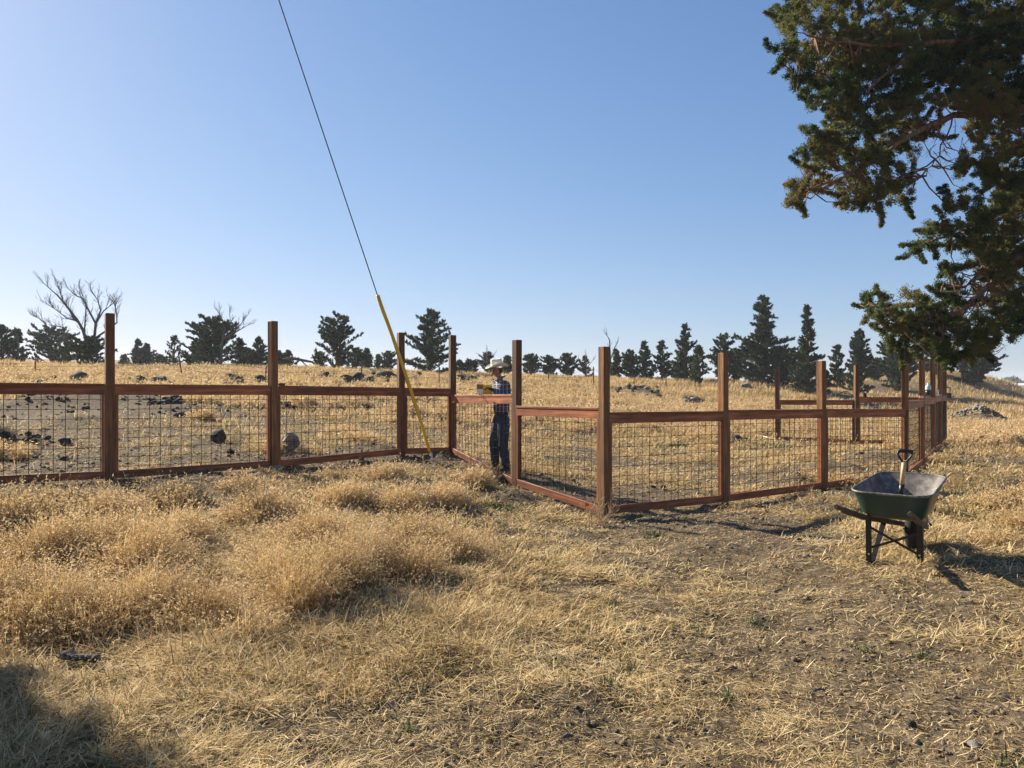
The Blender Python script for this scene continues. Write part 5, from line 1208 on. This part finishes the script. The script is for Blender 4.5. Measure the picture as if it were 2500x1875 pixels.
# big juniper at right, its boughs hanging into the picture
def big_juniper():
    r = random.Random(77); D0 = 12.0
    bx, by = 10.6, 12.6; base = Vector((bx, by, gz(bx, by))); root = empty('juniper_tree', base); tag(root, 'huge old juniper with boughs hanging into the picture from the right edge', 'tree')
    B = [(2000, 60, 110), (1945, 45, 40), (2120, 60, 130), (2250, 80, 140), (2400, 60, 150), (2480, 150, 130), (1922, 125, 32), (1950, 165, 42), (1960, 208, 26), (2045, 150, 85), (2100, 150, 90), (2200, 170, 100), (2330, 150, 110), (2440, 210, 90), (2005, 250, 30), (2060, 225, 45), (2370, 215, 60), (2300, 215, 45),
         (2060, 280, 40), (2120, 285, 52), (2175, 270, 40), (2235, 250, 30), (2080, 340, 62), (2150, 345, 66), (2210, 335, 50), (2262, 315, 30), (1975, 325, 26), (1978, 368, 32), (1990, 412, 24), (1938, 462, 27), (1938, 490, 22), (1985, 462, 26), (2055, 410, 60), (2125, 425, 66), (2185, 430, 42), (2085, 485, 40), (2130, 480, 42), (2205, 468, 34), (2030, 300, 30), (2020, 350, 35),
         (2430, 285, 55), (2490, 325, 65), (2388, 310, 28), (2425, 365, 42), (2480, 395, 55), (2348, 412, 24), (2395, 430, 34), (2470, 465, 52), (2510, 520, 60), (2440, 500, 30), (2360, 395, 18),
         (2262, 590, 27), (2290, 560, 28), (2330, 555, 30), (2328, 495, 24), (2385, 545, 35), (2440, 560, 52), (2372, 595, 30), (2430, 615, 46), (2490, 625, 55), (2330, 600, 18), (2240, 605, 14), (2370, 500, 22),
         (2118, 735, 18), (2140, 760, 22), (2168, 742, 26), (2190, 775, 38), (2230, 735, 36), (2228, 800, 46), (2280, 770, 38), (2275, 832, 38), (2318, 810, 45), (2335, 850, 32), (2372, 830, 38), (2300, 690, 24), (2322, 655, 22), (2345, 700, 24), (2395, 840, 24), (2200, 840, 22), (2245, 850, 26),
         (2420, 690, 40), (2480, 700, 46), (2440, 650, 40), (2448, 775, 32), (2490, 790, 40), (2462, 815, 26), (2510, 740, 46), (2395, 770, 26), (2180, 810, 26),
         (2360, 860, 20), (2300, 870, 14), (2470, 590, 55), (2500, 660, 60), (2400, 640, 40), (2460, 740, 45), (2420, 790, 34), (2350, 770, 36), (2360, 810, 36), (2260, 800, 40), (2500, 470, 60), (2450, 430, 45), (2410, 520, 30), (2310, 740, 26), (2400, 590, 38), (2490, 250, 70)]
    cl, rl, dl = [], [], []
    for (px, py, rp) in B:
        D = D0+r.uniform(-.5, .5)+(rp/200); c = at(px, py, D); R = rp/FPX*D
        m = max(8, int((R/.10)**2*3.2))
        for _ in range(m):
            u = Vector((r.gauss(0, 1), r.gauss(0, 1), r.gauss(0, 1))).normalized()*R*r.uniform(.35, 1)**.6
            cl.append((c+u)[:]); rl.append(r.uniform(.05, .12)); dl.append(r.gauss(0, .12)+(.5 if r.random() < .10 else .0))
        for _ in range(3 if rp > 30 else 2):      # loose sprays that break the outline
            u = Vector((r.gauss(0, 1), r.gauss(0, .6), r.gauss(0, 1))).normalized(); q = c+u*R*.9; rr_ = .10
            for k in range(r.randint(3, 5)):
                cl.append(q[:]); rl.append(rr_*r.uniform(.7, 1)); dl.append(r.gauss(.05, .12)); u = (u+Vector((r.uniform(-.4, .4), r.uniform(-.4, .4), r.uniform(-.3, .4)))).normalized(); q = q+u*rr_*.95; rr_ *= .84
    nin = len(cl)
    C0 = np.array(cl); R = np.array(rl); n = 210
    V1 = leaf_cloud(C0, R, n, .027, 11, .45, .10); t1 = np.repeat(np.clip(.40+np.array(dl)+(vnoise(C0[:, 0]*1.8, C0[:, 2]*1.8, 3)-.45)*1.0, 0, 1), n)+np.random.default_rng(1).normal(0, .1, nin*n)
    # the rest of the crown, outside the frame
    cl, rl = [], []
    for (x, z, rr) in ((11.2, 4.2, 1.7), (10.2, 6.2, 1.6), (12, 7, 2.2), (10, 8.4, 2.0), (12.5, 5, 1.8), (8.0, 9.0, 1.6), (11, 9.8, 1.8), (9.2, 4.6, 1.1), (13.0, 3.6, 1.4)):
        for _ in range(int(95*rr*rr/2)):
            u = Vector((r.gauss(0, 1), r.gauss(0, 1), r.gauss(0, 1))).normalized()*rr*r.uniform(.3, 1)**.5
            q = Vector((x, by+.3, z))+u
            if q.x/q.y < .70 and q.z < 8.0: continue
            cl.append(q[:]); rl.append(r.uniform(.14, .28))
    C2 = np.array(cl); V2 = leaf_cloud(C2, np.array(rl), 90, .085, 12, .3, .3); t2 = np.clip(np.random.default_rng(2).normal(.3, .2, len(V2)//3), 0, 1)
    V = np.concatenate([V1, V2]); t = np.clip(np.concatenate([t1, t2]), 0, 1)
    np_mesh('crown', V-np.array(base[:]), np.arange(len(V)).reshape(-1, 3), M_leaf, parent=root, tone=t)
    mb = MB(); top = base+Vector((-.4, .2, 8.5))
    mb.tube([base-ZU*.3, base+Vector((-.1, 0, 1.2)), base+Vector((-.3, .1, 3.5)), base+Vector((-.2, .2, 6)), top], [.42, .34, .27, .18, .05], 12)
    twg = MB()
    def path(pl, r0, r1, tn):
        pts = [p if isinstance(p, Vector) else at(p[0], p[1], p[2]) for p in pl]; m = len(pts)
        sm = []
        for i in range(m-1):
            for k in range(4):
                t_ = k/4; sm.append(pts[i].lerp(pts[i+1], t_)+Vector((r.uniform(-1, 1), r.uniform(-1, 1), r.uniform(-1, 1)))*.025)
        sm.append(pts[-1]); N_ = len(sm); mb.tube(sm, [(r0+(r1-r0)*i/(N_-1))*.62 for i in range(N_)], 8)
        for _ in range(tn):
            i = r.randrange(N_//3, N_); p = sm[i]; j = None; best = 9
            for _k in range(60):
                c = Vector(C0[r.randrange(nin)]); d_ = (c-p).length
                if d_ < best: best = d_; j = c
            if j is not None and best < 1.2: limb(twg, p, j, .014, .004, -.08, 4, .12, r)
    hi = base+Vector((-.25, .1, 4.2)); mid = base+Vector((-.25, .1, 3.2)); lo = base+Vector((-.2, 0, 2.4)); hh = base+Vector((-.2, .2, 6))
    path([hh, (2560, 60, 12.3), (2400, 90, 12.2), (2250, 110, 12.1), (2100, 110, 12), (1990, 90, 12)], .14, .02, 60)
    path([hi, (2600, 250, 12.4), (2450, 270, 12.2), (2330, 280, 12.1), (2240, 320, 12), (2140, 390, 12), (2060, 430, 12), (1950, 475, 12)], .13, .015, 80)
    path([(2250, 110, 12.1), (2120, 220, 12), (2040, 200, 12), (1915, 130, 12)], .05, .012, 30)
    path([mid, (2600, 480, 12.4), (2480, 520, 12.2), (2380, 560, 12.1), (2260, 595, 12)], .10, .012, 40)
    path([lo, (2560, 560, 12.3), (2433, 675, 12.0), (2378, 735, 11.8), (2324, 773, 11.8), (2270, 790, 11.8), (2190, 780, 11.9), (2125, 740, 12)], .115, .015, 90)
    path([(2433, 675, 12.0), (2400, 650, 12), (2360, 700, 12), (2300, 700, 12)], .05, .012, 30)
    path([(2490, 600, 12.2), (2450, 690, 12.1), (2470, 780, 12)], .07, .015, 20)
    path([(2330, 280, 12.1), (2290, 380, 12), (2262, 425, 12), (2235, 440, 12)], .022, .006, 16)
    for _ in range(46):       # bare twigs in the gaps
        px, py = r.choice(((2300, 330), (2320, 300), (2270, 380), (2340, 350), (2290, 360), (2440, 840), (2350, 740), (2330, 620), (2410, 860)))
        a = at(px+r.uniform(-45, 45), py+r.uniform(-40, 40), 12+r.uniform(-.3, .3)); b = a+Vector((r.uniform(-.25, .25), r.uniform(-.1, .1), r.uniform(-.28, .08))); limb(twg, a, b, .006, .002, 0, 3, .2, r)
        limb(twg, a.lerp(b, .5), a.lerp(b, .5)+Vector((r.uniform(-.12, .12), 0, r.uniform(-.15, .05))), .004, .0015, 0, 2, .2, r)
    mb.add(twg.v, twg.f); mb.build('trunk', M_bark, root, loc=base, smooth=True)
big_juniper()

# juniper outside the left edge whose shadow falls into the lower left corner
def side_juniper(bx, by, rad, hc, hv, label, nc=700):
    r = random.Random(5); base = Vector((bx, by, 0)); base.z = gz(base.x, base.y); root = empty('juniper_tree', base); tag(root, label, 'tree')
    cs, rs_ = [], []
    for _ in range(nc):
        u = Vector((r.gauss(0, 1), r.gauss(0, 1), r.gauss(0, 1))).normalized()*r.uniform(.5, 1); c = base+ZU*hc+Vector((u.x*rad, u.y*rad, u.z*hv)); cs.append(c[:]); rs_.append(.24)
    V = leaf_cloud(np.array(cs), np.array(rs_), 70, .10, 3); np_mesh('crown', V-np.array(base[:]), np.arange(len(V)).reshape(-1, 3), M_leaf, parent=root, tone=np.clip(np.random.default_rng(2).normal(.3, .2, len(V)//3), 0, 1))
    mb = MB(); mb.tube([base-ZU*.2, base+ZU*1, base+ZU*(hc+hv*.6)], [.2, .15, .04], 8); mb.build('trunk', M_bark, root, loc=base)
side_juniper(-7.95, 6.06, 1.70, 3.45, 2.9, 'juniper just outside the left edge that shades the lower left corner', 2200)
side_juniper(-14.1, 17.0, 1.1, 2.0, 1.8, 'juniper outside the left edge behind the fence, its shadow on the left panel', 500)

# dry weed at the corner post
def dry_weed(px, py, h, label, seed, n=26):
    r = random.Random(seed); p = gp(px, py); mb = MB()
    for _ in range(n):
        a = r.uniform(0, 6.28); q = p+Vector((r.gauss(0, .02), r.gauss(0, .02), 0)); pts = [q]; d = Vector((math.cos(a)*.5, math.sin(a)*.5, 1)).normalized(); L = h*r.uniform(.5, 1.1)
        for k in range(5):
            d = (d+Vector((r.uniform(-1, 1), r.uniform(-1, 1), r.uniform(-.7, .6)))*.3).normalized(); pts.append(pts[-1]+d*L/5)
            if r.random() < .6: limb(mb, pts[-1], pts[-1]+(d+Vector((r.uniform(-1, 1), r.uniform(-1, 1), r.uniform(-.5, .8)))).normalized()*L*.25, .0022, .001, 0, 2, .15, r)
        mb.tube(pts, [.003, .003, .0028, .0025, .002, .0012], 4)
    m = mat('dry_stem', (.55, .40, .22), .7); o = mb.build('dry_weed', m, loc=p); tag(o, label, 'plant')
dry_weed(1470, 1285, .42, 'tangle of thin dry weed stems in front of the corner post', 3, 30)
dry_weed(1440, 1262, .30, 'smaller tangle of dry stems left of the corner post', 4, 16)
dry_weed(1180, 1168, .34, 'bushy dry weed covering the bottom rail near the man', 5, 60)
dry_weed(1152, 1160, .30, 'bushy dry weed left of the one covering the bottom rail near the man', 6, 60)
dry_weed(1205, 1180, .24, 'low dry weed at the bottom rail right below the boots of the man', 7, 36)

# ------------------------------------------------------------------ far right distance
def far_wood():
    r = np.random.default_rng(4); cs, rs_ = [], []
    for _ in range(900):
        px = r.uniform(2380, 2700); D = r.uniform(430, 520); x = (px-CX)/FPX*D; g = base_h(np.array([x]), np.array([D]))[0]; h = (3+5*vnoise(np.array([px*.05]), np.array([1.]))[0])*r.uniform(.3, 1)
        cs.append((x, D, g+h*.8+.5)); rs_.append(r.uniform(.8, 1.8))
    V = leaf_cloud(np.array(cs), np.array(rs_), 30, 1.1, 8); o = np_mesh('distant_wood', V, np.arange(len(V)).reshape(-1, 3), M_leafbg, tone=np.full(len(V)//3, .5)); tag(o, 'far-off line of bluish trees on the horizon at the right edge', 'wood', kind='stuff')
far_wood()
M_white = mat('white_sheet', (.8, .8, .8), .6)
for px, w, h, D, lb in ((2470, 60, 3.4, 380, 'long low white greenhouse far away at the right edge'), (2444, 10, 4.4, 395, 'small white farm shed left of the long greenhouse')):
    x = (px-CX)/FPX*D; g = float(base_h(np.array([x]), np.array([D]))[0]); W = w/FPX*D*(1.0); b = Vector((x, D, g)); e = empty('greenhouse' if w > 20 else 'farm_shed', b); tag(e, lb, 'building')
    mb = MB(); mb.box(b+ZU*h*.35, W, 8, h*.7); mb.build('wall', M_white, e, loc=b)
    mb = MB(); mb.loft([[b+Vector((sx, -4.2, h*.7)), b+Vector((sx, 0, h)), b+Vector((sx, 4.2, h*.7))] for sx in (-W/2-.2, W/2+.2)]); mb.build('roof', M_white, e, loc=b)
for px, yt, D, lb in ((2475, 922, 150, 'nearer dark utility pole at the right edge'), (2483.5, 921, 190, 'farther thin utility pole at the right edge')):
    x = (px-CX)/FPX*D; g = float(base_h(np.array([x]), np.array([D]))[0]); t = CAMZ-(yt-HY)/FPX*D; b = Vector((x, D, g)); e = empty('utility_pole', b); tag(e, lb, 'utility pole', 'poles on the far plain')
    mb = MB(); mb.tube([b-ZU*.3, Vector((x, D, t))], [.16, .11], 8); mb.build('pole', M_dead, e, loc=b); mb = MB(); mb.box(Vector((x, D-.15, t-.35)), 1.1, .1, .12); mb.build('cross_arm', M_dead, e, loc=b)

# ------------------------------------------------------------------ thin smoky air
def haze():
    m = bpy.data.materials.new('smoky_air'); m.use_nodes = True; t = m.node_tree; t.nodes.remove(t.nodes['Principled BSDF'])
    v = t.nodes.new('ShaderNodeVolumePrincipled'); v.inputs['Color'].default_value = (.86, .92, 1, 1); v.inputs['Density'].default_value = HAZE; v.inputs['Anisotropy'].default_value = .2
    t.links.new(v.outputs[0], t.nodes['Material Output'].inputs['Volume'])
    mb = MB(); mb.box((0, 900, 7), 3600, 2400, 44); o = mb.build('haze', m); tag(o, 'thin bluish smoke haze hanging over the whole field', 'haze', kind='stuff')
HAZE = .0005
haze()
